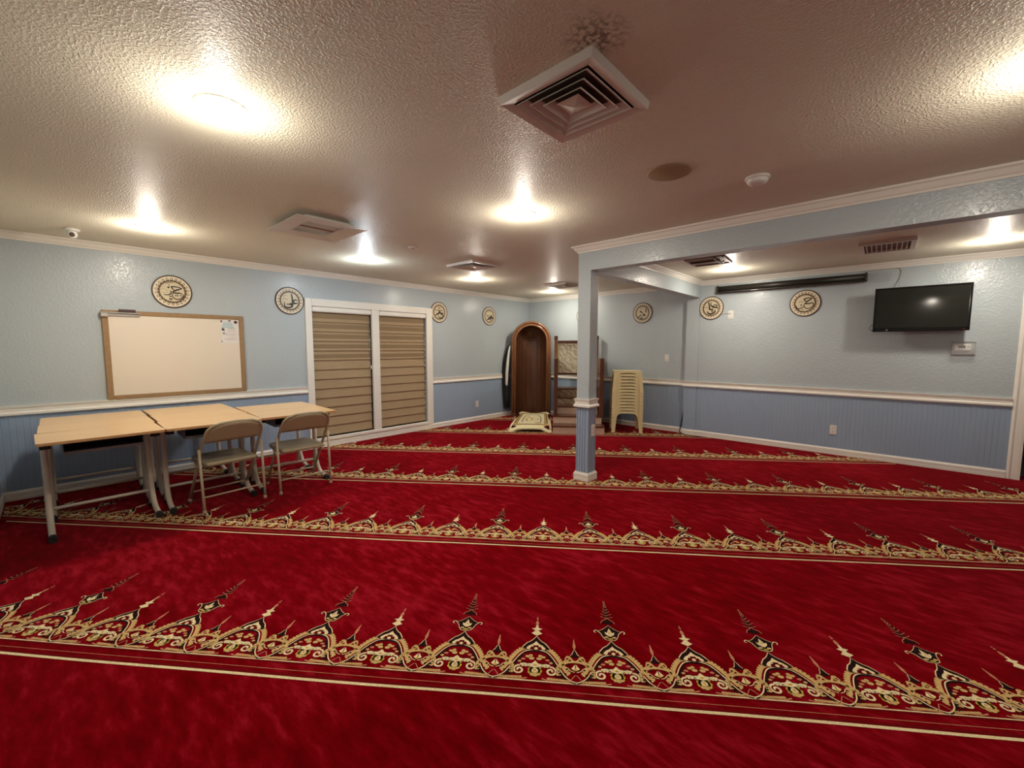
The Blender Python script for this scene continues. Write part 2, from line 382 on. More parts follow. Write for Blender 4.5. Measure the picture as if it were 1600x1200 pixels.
# window on the left wall with two lights and blinds
win = bpy.data.objects.new('window_1', None); COL.objects.link(win); win.location = (0, -3.44, 0); tag(win, kind='structure')
def wpart(mb, name, m=TRIM): 
    o = mb.build(name, m, win); o.location = (0, 3.44, 0); return o
wpart(MB().bbox(0, .022, -4.418, -4.334, BB, 1.955, .004), 'side_casing')
wpart(MB().bbox(0, .022, -2.554, -2.438, BB, 1.955, .004), 'side_casing')
wpart(MB().bbox(0, .024, -4.334, -2.554, WZ1, 1.957, .004), 'head_casing')
wpart(MB().bbox(-.02, .020, -3.497, -3.384, WZ0, WZ1, .004), 'mullion')
wpart(MB().bbox(-.14, .026, -4.334, -2.554, BB, WZ0, .006), 'sill')
wpart(MB().box(-.12, -.112, WY0, WY1, WZ0, WZ1), 'pane', GLASS)
def blind(y0, y1, label, n=13):
    t = thing('roller_blind', label, 'blind', (0, (y0+y1)/2, 0), 0, 'tan banded blinds in the left window')
    w2 = (y1-y0)/2
    MB().bbox(-.045, .012, -w2+.002, w2-.002, 1.792, 1.86, .012).build('cassette', TRIM, t)
    z1 = 1.79; zb = WZ0+.012; p = (z1-zb)/n
    V = []
    for k in range(n):
        za = z1-k*p; zc = za-p
        pts = [(-.040, za+.002), (-.0365, za-p*.3), (-.030, za-p*.7), (-.026, zc+.006), (-.029, zc), (-.038, zc+.002), (-.044, za-p*.6), (-.046, za+.002)]
        mb = MB(); mb.prof([(a, b) for a, b in pts], [((0, -w2+.012, 0), (1, 0, 0), Z), ((0, w2-.014, 0), (1, 0, 0), Z)])
        mb.build('band', BLIND, t)
        if k < 5:
            MB().box(-.0355+.003, -.0315+.003, -w2+.014, w2-.016, za-p*(.62+.04*k), za-p*(.15+.05*k)).build('sheer_band', BLIND2, t)
    MB().tube([(-.02, w2-.018, 1.78), (-.018, w2-.017, 1.2), (-.02, w2-.018, .6)], .0022, 6).build('pull_chain', CHROME, t)
    return t
bl = blind(-4.334, -3.497, 'tan banded roller blind in the left light of the window, behind the desks')
MB().bbox(-.012, .004, .395, .408, 1.02, 1.07, .003).build('chain_clip', WHITE, bl)
bl = blind(-3.384, -2.554, 'tan banded roller blind in the right light of the window with beaded chain')
for k in range(15): MB().lathe([(.001, -.012), (.006, -.006), (.006, .006), (.001, .012)], (-.012, .395, 1.55-k*.085), 8).build('chain_bead', WHITE, bl)

# doorway at the right with a dark hall behind it
door = bpy.data.objects.new('door_1', None); COL.objects.link(door); door.location = (6.53, Y2, 0); tag(door, kind='structure')
def dp(mb, name, m=TRIM): o = mb.build(name, m, door); o.location = (-6.53, -Y2, 0)
cp = [(6.482, 0), (6.492, -.012), (6.505, -.018), (6.520, -.012), (6.535, -.016), (6.560, -.020), (6.580, -.020), (6.580, .17), (6.574, .17), (6.574, 0)]
mb = MB(); V = [Vector((x, Y2+y, z)) for z in (0, DZ+.09) for x, y in cp]; n = len(cp)
mb.add(V, [tuple(reversed(range(n))), tuple(range(n, 2*n))]+[(i, (i+1) % n, n+(i+1) % n, n+i) for i in range(n)]); dp(mb, 'jamb_casing')
dp(MB().bbox(DX1-.003, DX1+.095, Y2-.02, Y2, 0, DZ+.09, .004), 'jamb_casing'); dp(MB().bbox(6.58, DX1, Y2-.02, Y2, DZ, DZ+.09, .004), 'head_casing')
struct(MB().box(6.4, 7.6, .15, 2.2, -.1, 0), 'floor_hall', HALLM)
mb = MB(); mb.box(6.4, 6.5, .15, 2.2, 0, H); mb.box(7.5, 7.6, .15, 2.2, 0, H); mb.box(6.4, 7.6, 2.2, 2.3, 0, H); mb.box(6.4, 7.6, .15, 2.2, H, H+.1)
struct(mb, 'wall_hall', HALLW)

# ------------------------------------------------------------------ carpet border motifs (flat inlaid yarn, one band per row)
CR, TA, DK, OL, DR, PK = range(6)
class Pat:
    def __init__(s): s.P = []
    def poly(s, pts, c, L=1): s.P.append((pts, c, L)); return s
    def disc(s, x, y, r, c, L=1, n=8, ry=None): return s.poly([(x+r*math.cos(2*math.pi*k/n), y+(ry or r)*math.sin(2*math.pi*k/n)) for k in range(n)], c, L)
    def rib(s, pts, w, c, L=1):
        n = len(pts); ww = w if isinstance(w, list) else [w]*n
        q = []
        for i in range(n):
            a = pts[max(i-1, 0)]; b = pts[min(i+1, n-1)]; dx, dy = b[0]-a[0], b[1]-a[1]; l = math.hypot(dx, dy) or 1
            nx, ny = -dy/l*ww[i]/2, dx/l*ww[i]/2; q.append(((pts[i][0]+nx, pts[i][1]+ny), (pts[i][0]-nx, pts[i][1]-ny)))
        for i in range(n-1): s.P.append(([q[i][0], q[i][1], q[i+1][1], q[i+1][0]], c, L))
        return s
    def spiral(s, x, y, r, a0, turns, w, c, L=1, d=1, n=14):
        return s.rib([(x+r*(1-.8*k/n)*math.cos(a0+d*2*math.pi*turns*k/n), y+r*(1-.8*k/n)*math.sin(a0+d*2*math.pi*turns*k/n)) for k in range(n+1)], w, c, L)
    def mirrored(s, fn):
        q = Pat(); fn(q)
        for pts, c, L in q.P:
            s.P.append((pts, c, L)); s.P.append(([(-x, y) for x, y in reversed(pts)], c, L))
        return s
def smooth(pts, k=5):
    out = []
    P = [pts[0]]+list(pts)+[pts[-1]]
    for i in range(1, len(P)-2):
        for j in range(k):
            t = j/k; p0, p1, p2, p3 = P[i-1], P[i], P[i+1], P[i+2]
            out.append(tuple(.5*((2*p1[d])+(-p0[d]+p2[d])*t+(2*p0[d]-5*p1[d]+4*p2[d]-p3[d])*t*t+(-p0[d]+3*p1[d]-3*p2[d]+p3[d])*t**3) for d in (0, 1)))
    out.append(tuple(pts[-1])); return out
def resample(pts, n):
    d = [0]
    for a, b in zip(pts, pts[1:]): d.append(d[-1]+math.hypot(b[0]-a[0], b[1]-a[1]))
    out = []
    for k in range(n):
        t = d[-1]*(k+.5)/n; i = max(j for j in range(len(d)) if d[j] <= t); i = min(i, len(pts)-2)
        f = (t-d[i])/max(1e-9, d[i+1]-d[i]); out.append((pts[i][0]+(pts[i+1][0]-pts[i][0])*f, pts[i][1]+(pts[i+1][1]-pts[i][1])*f))
    return out
ARCH = smooth([(0.16875, 0.002), (0.150, 0.009), (0.126, 0.029), (0.108, 0.060), (0.090, 0.097), (0.071, 0.131), (0.050, 0.156), (0.025, 0.167), (0, 0.170)])
def scallop(P):
    def half(q):
        q.rib(ARCH, .0046, CR, 2)
        q.rib([(x*.985+.0, y*.985-.004) for x, y in ARCH], .009, DK, 1)
        outer = [(x+.013*(y > .02), y+.010*(y > .02)) for x, y in ARCH if y > .028]
        q.rib(outer, .013, TA, 1)
        for i, (x, y) in enumerate(resample(outer, 13)): q.disc(x+.006, y+.006, .0075, TA, 2, 7)
        for i, (x, y) in enumerate(resample([(x*.96-.004, y*.97-.008) for x, y in ARCH if .03 < y < .15], 9)): q.disc(x, y, .0058, DK, 2, 6)
        # scrolls
        q.spiral(.066, .050, .025, math.pi*.55, 1.35, .0085, CR, 3, -1, 18)
        q.rib(smooth([(.062, .080), (.045, .084), (.028, .078), (.012, .070)]), [.010]*16, CR, 3)
        for k in range(4): q.disc(.052-.011*k, .089-.001*k, .0062, DK, 2, 6)
        for k in range(3): q.disc(.052-.012*k, .074, .006, CR, 3, 6)
        # leaves over the flower
        q.disc(.016, .118, .0125, TA, 2, 7, .009); q.disc(.034, .128, .010, TA, 2, 7, .007); q.disc(.020, .134, .009, TA, 3, 7, .007)
        q.disc(.052, .112, .010, PK, 2, 7, .006); q.disc(.067, .098, .008, TA, 2, 7, .006)
        # bottom leaf run
        q.rib(smooth([(.030, .010), (.060, .003), (.095, .006), (.150, .000)]), .006, PK, 2)
        for k in range(8): q.disc(.058+.0115*k, .012-.0006*k, .0078, TA, 3, 6, .006)
        q.rib([(.084, .030), (.108, .022), (.128, .010)], .003, DK, 3)
    P.mirrored(half)
    # flower
    P.disc(0, .050, .0235, TA, 3, 12); 
    for k in range(9):
        a = 2*math.pi*k/9; P.disc(.022*math.cos(a), .048+.022*math.sin(a), .0092, OL, 3, 7)
    P.disc(0, .051, .012, CR, 4, 8); P.disc(0, .051, .006, OL, 5, 6)
    P.poly([(-.024, .072), (-.030, .086), (-.014, .088), (0, .104), (.014, .088), (.030, .086), (.024, .072), (0, .064)], CR, 4)
    P.disc(0, .078, .008, OL, 5, 6, .005); P.disc(0, .026, .009, TA, 4, 6); P.disc(.014, .030, .007, TA, 4, 6); P.disc(-.014, .030, .007, TA, 4, 6)
    # fan above the arch
    fan = [(-.052, .172), (-.056, .186), (-.048, .198), (-.038, .212), (-.024, .222), (-.012, .236), (0, .256), (.012, .236), (.024, .222), (.038, .212), (.048, .198), (.056, .186), (.052, .172), (0, .166)]
    P.poly([(x*1.09, .17+(y-.17)*1.06) for x, y in fan], CR, 2); P.poly(fan, DK, 3)
    fi = [(x*.76, .170+(y-.170)*.62) for x, y in fan]; P.poly(fi, CR, 4); P.poly([(x*.66, .168+(y-.168)*.55) for x, y in fi], DR, 5)
    for a in (-60, -20, 20, 60):
        r = math.radians(a); P.disc(.021*math.sin(r), .172+.021*math.cos(r), .0058, DR, 5, 6)
    P.disc(0, .176, .0085, CR, 6, 8)
    P.rib([(0, .254), (0, .266)], .003, CR, 2)
def short_finial(P):
    P.poly([(-.005, .264), (-.026, .278), (-.020, .281), (-.006, .298), (.006, .298), (.020, .281), (.026, .278), (.005, .264)], CR, 3)
    P.poly([(-.006, .296), (-.025, .310), (-.007, .316), (-.005, .336), (.005, .336), (.007, .316), (.025, .310), (.006, .296)], CR, 3)
    P.poly([(-.005, .334), (-.008, .350), (-.003, .368), (.003, .368), (.008, .350), (.005, .334)], PK, 3); P.disc(0, .381, .0055, PK, 3, 7); P.disc(0, .393, .004, PK, 3, 6)
def tall_finial(P):
    cup = smooth([(0, .264), (.022, .270), (.033, .288), (.040, .308), (.052, .322)], 3)
    body = cup+[(.034, .332), (.018, .346), (0, .366)]
    outl = body+[(-x, y) for x, y in reversed(body[1:-1])]
    P.poly([(x*1.08, .314+(y-.314)*1.06) for x, y in outl], CR, 2); P.poly(outl, DK, 3)
    def ear(q):
        q.rib(smooth([(.040, .308), (.056, .326), (.068, .326), (.070, .316), (.064, .312)]), .004, CR, 3)
        q.disc(.018, .282, .010, TA, 4, 7, .006)
        q.poly([(.004, .288), (.020, .302), (.022, .318), (.012, .312), (.004, .334)], CR, 5)
        q.spiral(.024, .386, .011, math.pi, 1.1, .0042, DK, 3, -1, 9)
        q.rib(smooth([(.033, .380), (.026, .398), (.010, .410), (0, .424)]), .003, PK, 4)
    P.mirrored(ear)
    P.disc(0, .272, .012, OL, 5, 8, .005); P.poly([(-.005, .288), (-.005, .330), (0, .344), (.005, .330), (.005, .288)], CR, 5); P.disc(0, .312, .0045, OL, 6, 6)
    P.poly([(-.022, .388), (-.010, .404), (0, .420), (.010, .404), (.022, .388), (.008, .382), (0, .372), (-.008, .382)], DK, 3)
    for z, wd in ((.428, .030), (.450, .026), (.472, .019), (.492, .012)):
        P.poly([(-wd, z+.003), (-.006, z+.006), (0, z+.018), (.006, z+.006), (wd, z+.003), (.004, z-.008), (0, z-.012), (-.004, z-.008)], DK, 3)
        P.rib([(-wd, z+.004), (-.004, z-.007), (0, z-.012)], .0026, PK, 4); P.rib([(wd, z+.004), (.004, z-.007), (0, z-.012)], .0026, PK, 4)
    for k, z in enumerate((.512, .528, .543, .556)):
        P.disc(0, z, .0085-.0012*k, PK, 3, 7); P.disc(0, z, .0055-.001*k, DK, 4, 6)
def between(P, x0):
    q = Pat()
    def half(h):
        h.spiral(.030, .128, .013, -math.pi*.3, 1.0, .0058, TA, 3, 1, 10)
        h.rib(smooth([(.0, .114), (.012, .122), (.024, .141), (.038, .140)]), .0075, TA, 3)
        h.rib(smooth([(.0, .114), (.028, .110), (.054, .094), (.069, .066), (.066, .034)]), .011, TA, 2)
        for x, y in resample(smooth([(.024, .116), (.054, .100), (.072, .068), (.070, .028)]), 9): h.disc(x+.004, y+.003, .0066, TA, 3, 6)
        for x, y in ((.046, .070), (.038, .096), (.052, .044)): h.disc(x-.010, y, .005, DK, 3, 6)
        h.rib(smooth([(.004, .056), (.020, .062), (.034, .078), (.040, .074)]), .003, CR, 3)
        h.rib(smooth([(.002, .040), (.010, .030), (.020, .016), (.034, .004)]), .003, PK, 3)
        h.poly([(.002, .062), (.018, .074), (.012, .082), (.002, .098)], CR, 4)
    q.mirrored(half)
    q.disc(0, .068, .007, OL, 5, 7); q.poly([(-.020, .146), (-.012, .156), (-.008, .170), (0, .184), (.008, .170), (.012, .156), (.020, .146), (0, .140)], DK, 3)
    q.rib([(-.019, .149), (-.011, .158), (-.007, .172), (0, .186), (.007, .172), (.011, .158), (.019, .149)], .0026, CR, 4)
    q.poly([(-.0035, .188), (-.007, .208), (-.004, .226), (-.0015, .252), (.0015, .252), (.004, .226), (.007, .208), (.0035, .188)], PK, 3)
    P.P += [([(x+x0, y) for x, y in pts], c, L) for pts, c, L in q.P]
tile = Pat()
for cx_, fn in ((0, tall_finial), (.3375, short_finial)):
    q = Pat(); scallop(q); fn(q); tile.P += [([(x+cx_, y) for x, y in pts], c, L) for pts, c, L in q.P]
between(tile, .16875); between(tile, .50625)
YM = [Y_CREAM, Y_TAN, Y_DARK, Y_OLIVE, Y_DRED, Y_PINK]
def in_room(x, y):
    if x < .018 or y > -.018 or x > XR-.02 or y < YF+.02: return False
    if x > 3.19 and y > Y2-.032: return False
    if BX0-.018 < x < BX1+.018 and BY0-.018 < y < BY1+.03: return False
    return True
random.seed(3)
for r in range(-1, 6):
    band = MB(); base_n = D0+r*SP
    PH = .117 - .675*20
    for k in range(60):
        a0 = PH+.675*k
        c = AB(a0+.33, base_n)
        if not (-1.2 < c.x < XR+1.2 and YF-1.2 < c.y < 1.2): continue
        for pts, ci, L in tile.P:
            V = [AB(a0+x, base_n+.098+y, .0006+.0005*L) for x, y in pts]
            if all(in_room(p.x, p.y) for p in V): band.add(V, [tuple(range(len(V)))], ci)
    # straight lines: cream piping, base line, dark red stripe
    for nn_, wd, ci, wob in ((.012, .013, CR, .004), (.094, .006, CR, .0015), (.087, .008, DR, 0), (.028, .012, DR, .003), (.050, .0025, PK, .002)):
        a = -9.0
        while a < 9:
            o = lambda t: wob*(math.sin(t*2.1+r)+.6*math.sin(t*5.3+1.3*r))*.6
            V = [AB(a, base_n+nn_+o(a)-wd/2, .0011), AB(a+.05, base_n+nn_+o(a+.05)-wd/2, .0011), AB(a+.05, base_n+nn_+o(a+.05)+wd/2, .0011), AB(a, base_n+nn_+o(a)+wd/2, .0011)]
            if all(in_room(p.x, p.y) for p in V): band.add(V, [(0, 1, 2, 3)], ci)
            a += .05
    if band.v: band.build('woven_border', YM, floor)

# ------------------------------------------------------------------ ceiling things
def light(x, y, label, m=LENS, r=.078, k=1.0):
    t = thing('recessed_light', label, 'ceiling light', (x, y, H))
    MB().lathe([(r*.80, -.002), (r*.84, -.010), (r*1.12, -.006), (r*1.22, 0), (r*1.0, 0)], n=32).build('trim_ring', WHITE, t)
    MB().lathe([(r*.80, -.001), (r*.78, -.006), (r*.6, -.010), (r*.35, -.012), (.001, -.013)], n=28).build('lens', m, t)
    ld = bpy.data.lights.new('ceiling_fill', 'POINT'); ld.energy = WATT*k; ld.shadow_soft_size = .04; ld.color = (1.0, .90, .77) if m == LENS else (.84, .94, 1.0)
    lo = bpy.data.objects.new('ceiling_fill', ld); COL.objects.link(lo); lo.parent = t; lo.location = (0, 0, -.13)  # point light added under the fixture so the ceiling gets brighter
    return t
light(3.513, -6.09, 'large bright round recessed light nearest the camera, upper left')
light(1.05, -6.02, 'round recessed light near the left wall above the first desk')
light(3.52, -4.235, 'warm round recessed light with bright core in the middle of the main ceiling')
light(1.15, -4.18, 'bluish white round recessed light near the window', LENS_C)
light(1.08, -2.46, 'round recessed light beside the small square vent near the left wall')
light(1.09, -0.62, 'farthest round recessed light near the corner above the arched niche')
light(3.99, -0.85, 'round recessed light beside the brown open vent in the alcove')
light(6.20, -0.80, 'bright round recessed light at the right in the alcove ceiling')
light(5.98, -4.25, 'round recessed light just outside the frame at the upper right')
def diffuser(x, y, hs, label, drop=.028, rings=3, rz=0.0, split=False):
    t = thing('ceiling_vent', label, 'vent', (x, y, H), rz)
    def ring(a, za, b, zb, th=.002):
        mb = MB(); V = []
        for (w_, z) in ((a, za), (b, zb), (b, zb+th*1.5), (a, za+th*1.5)):
            V += [Vector((sx*w_, sy*w_, z)) for sx, sy in ((-1, -1), (1, -1), (1, 1), (-1, 1))]
        Fc = []
        for k in range(4):
            for i in range(4):
                j = (i+1) % 4; k2 = (k+1) % 4; Fc.append((k*4+i, k*4+j, k2*4+j, k2*4+i))
        return mb.add(V, Fc)
    mb = ring(hs, -.003, hs*.975, -drop); mb2 = ring(hs*.975, -drop, hs*.80, -drop+.006)
    mb.add(mb2.v, mb2.f); mb.build('frame', VENTM, t)
    MB().box(-hs*.97, hs*.97, -hs*.97, hs*.97, -.002, 0).build('duct_backing', DARKV, t)
    g = .62/(rings+.6)
    for k in range(rings):
        o = hs*(.76-g*k); ring(o, -drop+.001, o-hs*g*.78, -.006).build('louver', VENTM, t)
    c = hs*(.76-g*rings)
    V = [Vector((sx*c, sy*c, -drop+.010)) for sx, sy in ((-1, -1), (1, -1), (1, 1), (-1, 1))]+[Vector((0, 0, -drop-.001))]
    MB().add(V, [(0, 1, 4), (1, 2, 4), (2, 3, 4), (3, 0, 4), (3, 2, 1, 0)]).build('centre_plate', VENTM, t)
    return t
diffuser(4.60, -5.165, .212, 'large square four-way ceiling vent nearest the camera', .03, 3)
diffuser(1.82, -3.17, .23, 'square ceiling vent between the window and the column', .024, 3)
diffuser(1.66, -1.15, .20, 'small far square ceiling vent left of the column top', .022, 3)
# wide vent with air deflector
t = thing('ceiling_vent', 'wide pale vent with a raised plastic air deflector, above the window side', 'vent', (2.14, -5.13, H), .0)
mb = MB(); hx, hy, d = .30, .27, .045
V = [Vector((sx*hx, sy*hy, -d)) for sx, sy in ((-1, -1), (1, -1), (1, 1), (-1, 1))]+[Vector((sx*hx*.55, sy*hy*.5, -d+.012)) for sx, sy in ((-1, -1), (1, -1), (1, 1), (-1, 1))]
V += [p+Vector((0, 0, .004)) for p in V[:8]]
Fc = [(i, (i+1) % 4, 4+(i+1) % 4, 4+i) for i in range(4)]+[(8+i, 12+i, 12+(i+1) % 4, 8+(i+1) % 4) for i in range(4)]+[(i, 8+i, 8+(i+1) % 4, (i+1) % 4) for i in range(4)]
mb.add(V, Fc); mb.build('deflector', VENTM, t)
MB().box(-.20, .20, -.17, .17, -.012, 0).build('frame', VENTM, t)
for k in range(6): MB().box(-.115+.04*k, -.092+.04*k, -.14, .14, -.028, -.014).build('slat', VENTM if k != 2 else BROWNV, t)
MB().box(-.16, .16, -.13, .13, -.0135, -.012).build('duct_backing', TANDISC, t)
# brown open vent in the alcove
t = thing('ceiling_vent', 'brown open ceiling vent with a loose grey damper, behind the beam', 'vent', (3.97, -1.58, H), 0.08)
MB().box(-.19, .19, -.22, .22, -.004, 0).build('duct_opening', BROWNV, t)
for a in ((-.20, -.18, -.23, .23), (.18, .20, -.23, .23), (-.2, .2, -.23, -.21), (-.2, .2, .21, .23)): MB().box(a[0], a[1], a[2], a[3], -.014, 0).build('rim', BROWNV, t)
MB().box(-.18, .12, -.02, .0, -.02, -.004).build('damper_rod', DARKV, t); MB().box(.08, .10, -.2, .2, -.018, -.004).build('divider', DARKV, t)
MB().tube([(.10, -.16, -.012), (.15, -.14, -.045), (.17, -.08, -.05), (.16, -.02, -.02)], .008, 7).build('loose_wire', CHROME, t)
MB().box(.12, .17, -.15, -.05, -.03, -.022, T=Matrix.Rotation(.12, 4, 'Y')).build('damper_blade', CHROME, t)
# long slotted vent in the alcove
t = thing('ceiling_vent', 'rectangular slotted vent in the alcove ceiling near the right light', 'vent', (5.46, -1.22, H), .02)
MB().box(-.19, .19, -.23, .23, -.006, 0).build('duct_backing', BROWNV, t)
mb = MB()
for a in ((-.20, -.165, -.24, .24), (.165, .20, -.24, .24), (-.165, .165, -.24, -.205), (-.165, .165, .205, .24)): mb.box(a[0], a[1], a[2], a[3], -.03, 0)
mb.build('frame', VENTM, t)
for k in range(9): MB().box(-.148+.036*k, -.142+.036*k, -.205, .205, -.026, -.006).build('slat', VENTM, t)

tag(MB().lathe([(.115, 0), (.118, -.003), (.112, -.006), (.001, -.0065)], (4.60, -4.235, H), 32).build('ceiling_speaker', TANDISC), 'flat olive-tan round disc flush in the ceiling beside the smoke detector', 'ceiling cover')
t = thing('smoke_detector', 'white domed smoke detector on the ceiling above the beam corner', 'smoke detector', (4.945, -3.83, H))
MB().lathe([(.062, 0), (.064, -.010), (.058, -.014), (.001, -.014)], n=28).build('base', WHITE, t)
MB().lathe([(.054, -.014), (.054, -.026), (.046, -.036), (.020, -.040), (.001, -.040)], n=28).build('cover', WHITE, t)
t = thing('ceiling_sensor', 'tiny flat white sensor disc on the ceiling between two vents', 'sensor', (2.055, -4.185, H))
MB().lathe([(.042, 0), (.042, -.006), (.034, -.012), (.001, -.013)], n=24).build('cover', WHITE, t)
MB().lathe([(.008, -.013), (.006, -.017), (.001, -.018)], n=10).build('eye', DARKV, t)
t = thing('dome_camera', 'small white ball security camera under the ceiling at the far left', 'camera', (.50, -6.445, H))
MB().lathe([(.05, 0), (.05, -.014), (.036, -.02), (.001, -.02)], n=24).build('base', WHITE, t)
D = (Vector((CX, CY, CZ))-Vector((.5, -6.445, H-.04))).normalized()
Q = Matrix.Translation((0, 0, -.045)) @ D.to_track_quat('Z', 'Y').to_matrix().to_4x4()
MB().lathe([(.001, -.034), (.02, -.028), (.033, -.010), (.034, .006), (.026, .022), (.020, .026), (.001, .026)], n=20, T=Q).build('ball_housing', WHITE, t)
MB().lathe([(.018, .026), (.018, .030), (.012, .033), (.001, .033)], n=18, T=Q).build('camera_lens', DARKV, t)

# ------------------------------------------------------------------ calligraphy discs
def medallion(pos, U, N, label, strokes, conv, dots=(), faint=(), group='round calligraphy discs along the walls'):
    U = Vector(U); N = Vector(N); t = thing('calligraphy_disc', label, 'wall disc', pos, 0, group)
    R = .168
    T = Matrix.Identity(4)
    for i in range(3): T[i][0] = U[i]; T[i][1] = Z[i]; T[i][2] = N[i]
    MB().lathe([(R*.93, 0), (R, .002), (R, .010), (R*.975, .014), (R*.93, .012)], n=48, T=T, caps=False).build('rim', M_RIM, t)
    MB().lathe([(R*.93, .001), (R*.93, .009), (.001, .0092)], n=48, T=T, sm=False).build('disc_face', M_CREAM, t)
    MB().lathe([(R*.60, .009), (R*.60, .0105), (.001, .0107)], n=40, T=T, sm=False).build('inner_disc', M_CREAM2, t)
    mb = MB(); P = Pat()
    n = 48
    P.rib([(R*.635*math.cos(2*math.pi*k/n), R*.635*math.sin(2*math.pi*k/n)) for k in range(n+1)], R*.075, 0, 1)
    for k in range(22):
        a = 2*math.pi*k/22; ca, sa = math.cos(a), math.sin(a)
        pts = [(-.095, .66), (-.06, .72), (-.075, .78), (0, .86), (.075, .78), (.06, .72), (.095, .66)]
        P.poly([(R*(x*ca+y*sa), R*(-x*sa+y*ca)) for x, y in pts], 0, 2)
        P.poly([(R*(x*ca+y*sa), R*(-x*sa+y*ca)) for x, y in ((-.035, .72), (-.04, .77), (0, .82), (.04, .77), (.035, .72))], 1, 3)
    for pts, c, L in P.P: mb.add([T @ Vector((x, y, .0098+.0005*L)) for x, y in pts], [tuple(range(len(pts)))], c)
    mb.build('ornament_ring', [M_ORN, M_CREAM], t)
    cx_, cy_, rx, ry, sh = conv
    def cv(p): return ((p[0]-cx_-(p[1]-cy_)*sh)/rx*R, (cy_-p[1])/ry*R)
    P = Pat()
    for pts, wd in strokes:
        q = smooth([cv(p) for p in pts], 5); m_ = len(q); w_ = wd/rx*R*1.9
        P.rib(q, [w_*(.55+.6*math.sin(math.pi*(i+.6)/(m_+.2))) for i in range(m_)], 0, 1)
    for x, y, r in dots:
        a, b = cv((x, y)); r = r/rx*R*1.6; P.poly([(a-r, b), (a, b-r), (a+r, b), (a, b+r)], 0, 2)
    for pts, wd in faint: P.rib(smooth([cv(p) for p in pts], 4), wd/rx*R, 1, 1)
    mb = MB()
    for pts, c, L in P.P: mb.add([T @ Vector((x, y, .0112+.0006*L+.0004*(1-c))) for x, y in pts], [tuple(range(len(pts)))], c)
    mb.build('lettering', [M_INK, M_FAINT], t)
    return t
LU, LN = (0, 1, 0), (1, 0, 0); BU, BN = (1, 0, 0), (0, -1, 0)
fl = [([(600, 440), (680, 420), (740, 460)], 10), ([(580, 500), (650, 470), (730, 510), (760, 540)], 14), ([(600, 545), (670, 560), (740, 545)], 12), ([(620, 380), (650, 385)], 20), ([(900, 350), (935, 352)], 16), ([(975, 375), (1010, 378)], 14), ([(1085, 495), (1110, 500)], 14)]
medallion((0, -5.737, 1.905), LU, LN, 'round cream calligraphy disc above the whiteboard',
  [([(1068, 436), (950, 412), (828, 412), (848, 452), (885, 492)], 16), ([(1068, 440), (960, 478), (880, 515), (862, 552)], 20),
   ([(866, 540), (850, 595), (872, 650), (920, 685), (985, 695), (1050, 672), (1100, 620), (1098, 582), (1072, 562)], 13),
   ([(866, 545), (892, 560), (925, 545), (960, 560), (1000, 545), (1040, 558), (1075, 560)], 18),
   ([(798, 500), (822, 530), (815, 572), (780, 597), (720, 607), (650, 600)], 14), ([(680, 358), (750, 332), (870, 320)], 8)], (850, 525, 465, 375, .10),
  [(758, 432, 20), (930, 610, 15), (975, 610, 15), (1046, 606, 15), (800, 635, 13), (825, 635, 13), (800, 690, 15), (845, 690, 15), (823, 712, 13), (770, 380, 12)], fl)
fs = [([(400, 290), (440, 270), (490, 290)], 12), ([(410, 240), (470, 215)], 10), ([(405, 325), (440, 310)], 8), ([(600, 245), (625, 240)], 8)]
medallion((0, -4.592, 1.905), LU, LN, 'round calligraphy disc touching the upper left corner of the window casing',
  [([(540, 185), (556, 260), (560, 345)], 12), ([(645, 292), (605, 280), (572, 305), (600, 335), (645, 328)], 11), ([(645, 328), (575, 345), (520, 350), (560, 368), (540, 397), (480, 408), (440, 382), (438, 330)], 13)], (520, 300, 225, 213, .05),
  [(482, 356, 9), (500, 358, 9)], fs)
medallion((0, -2.290, 1.905), LU, LN, 'round calligraphy disc just right of the window casing',
  [([(558, 578), (610, 642), (600, 690), (535, 732), (460, 788)], 22), ([(610, 642), (660, 600), (705, 600)], 12), ([(605, 685), (660, 702), (745, 712)], 22), ([(560, 750), (582, 842), (650, 882), (722, 842), (742, 780), (700, 750), (650, 760)], 15), ([(560, 515), (632, 515)], 12)], (600, 670, 300, 380, .03),
  [(645, 820, 10)], [([(440, 600), (500, 590), (520, 640)], 40), ([(700, 640), (760, 650)], 20)])
medallion((0, -1.141, 1.905), LU, LN, 'round calligraphy disc on the left wall nearest the corner',
  [([(735, 600), (682, 672), (620, 730), (545, 788)], 26), ([(690, 700), (740, 705), (775, 703)], 36), ([(650, 742), (672, 780), (692, 815)], 22)], (630, 640, 270, 370, .03),
  [(575, 650, 16), (630, 610, 12)], [([(540, 480), (620, 460), (680, 480)], 14), ([(500, 600), (540, 610), (560, 650)], 40)])
medallion((1.335, 0, 1.905), BU, BN, 'round calligraphy disc almost hidden behind the column',
  [([(60, -30), (60, 30)], 6), ([(30, -30), (28, 20), (-40, 30)], 6), ([(0, -20), (-2, 22)], 6), ([(-40, 30), (-45, 0), (-20, -5), (-25, 25)], 5)], (0, 0, 100, 100, 0), [(-10, -40, 6)])
medallion((2.455, 0, 1.902), BU, BN, 'round calligraphy disc on the far wall right of the column',
  [([(790, 468), (796, 560), (790, 645)], 20), ([(540, 560), (600, 600), (665, 655)], 24), ([(620, 708), (548, 768), (480, 812)], 20), ([(720, 676), (692, 738), (762, 735), (722, 690)], 24), ([(560, 822), (622, 865), (695, 810)], 20)], (650, 640, 400, 410, .0),
  [(624, 785, 12)], [([(470, 620), (520, 640)], 16), ([(560, 500), (700, 450)], 14)])
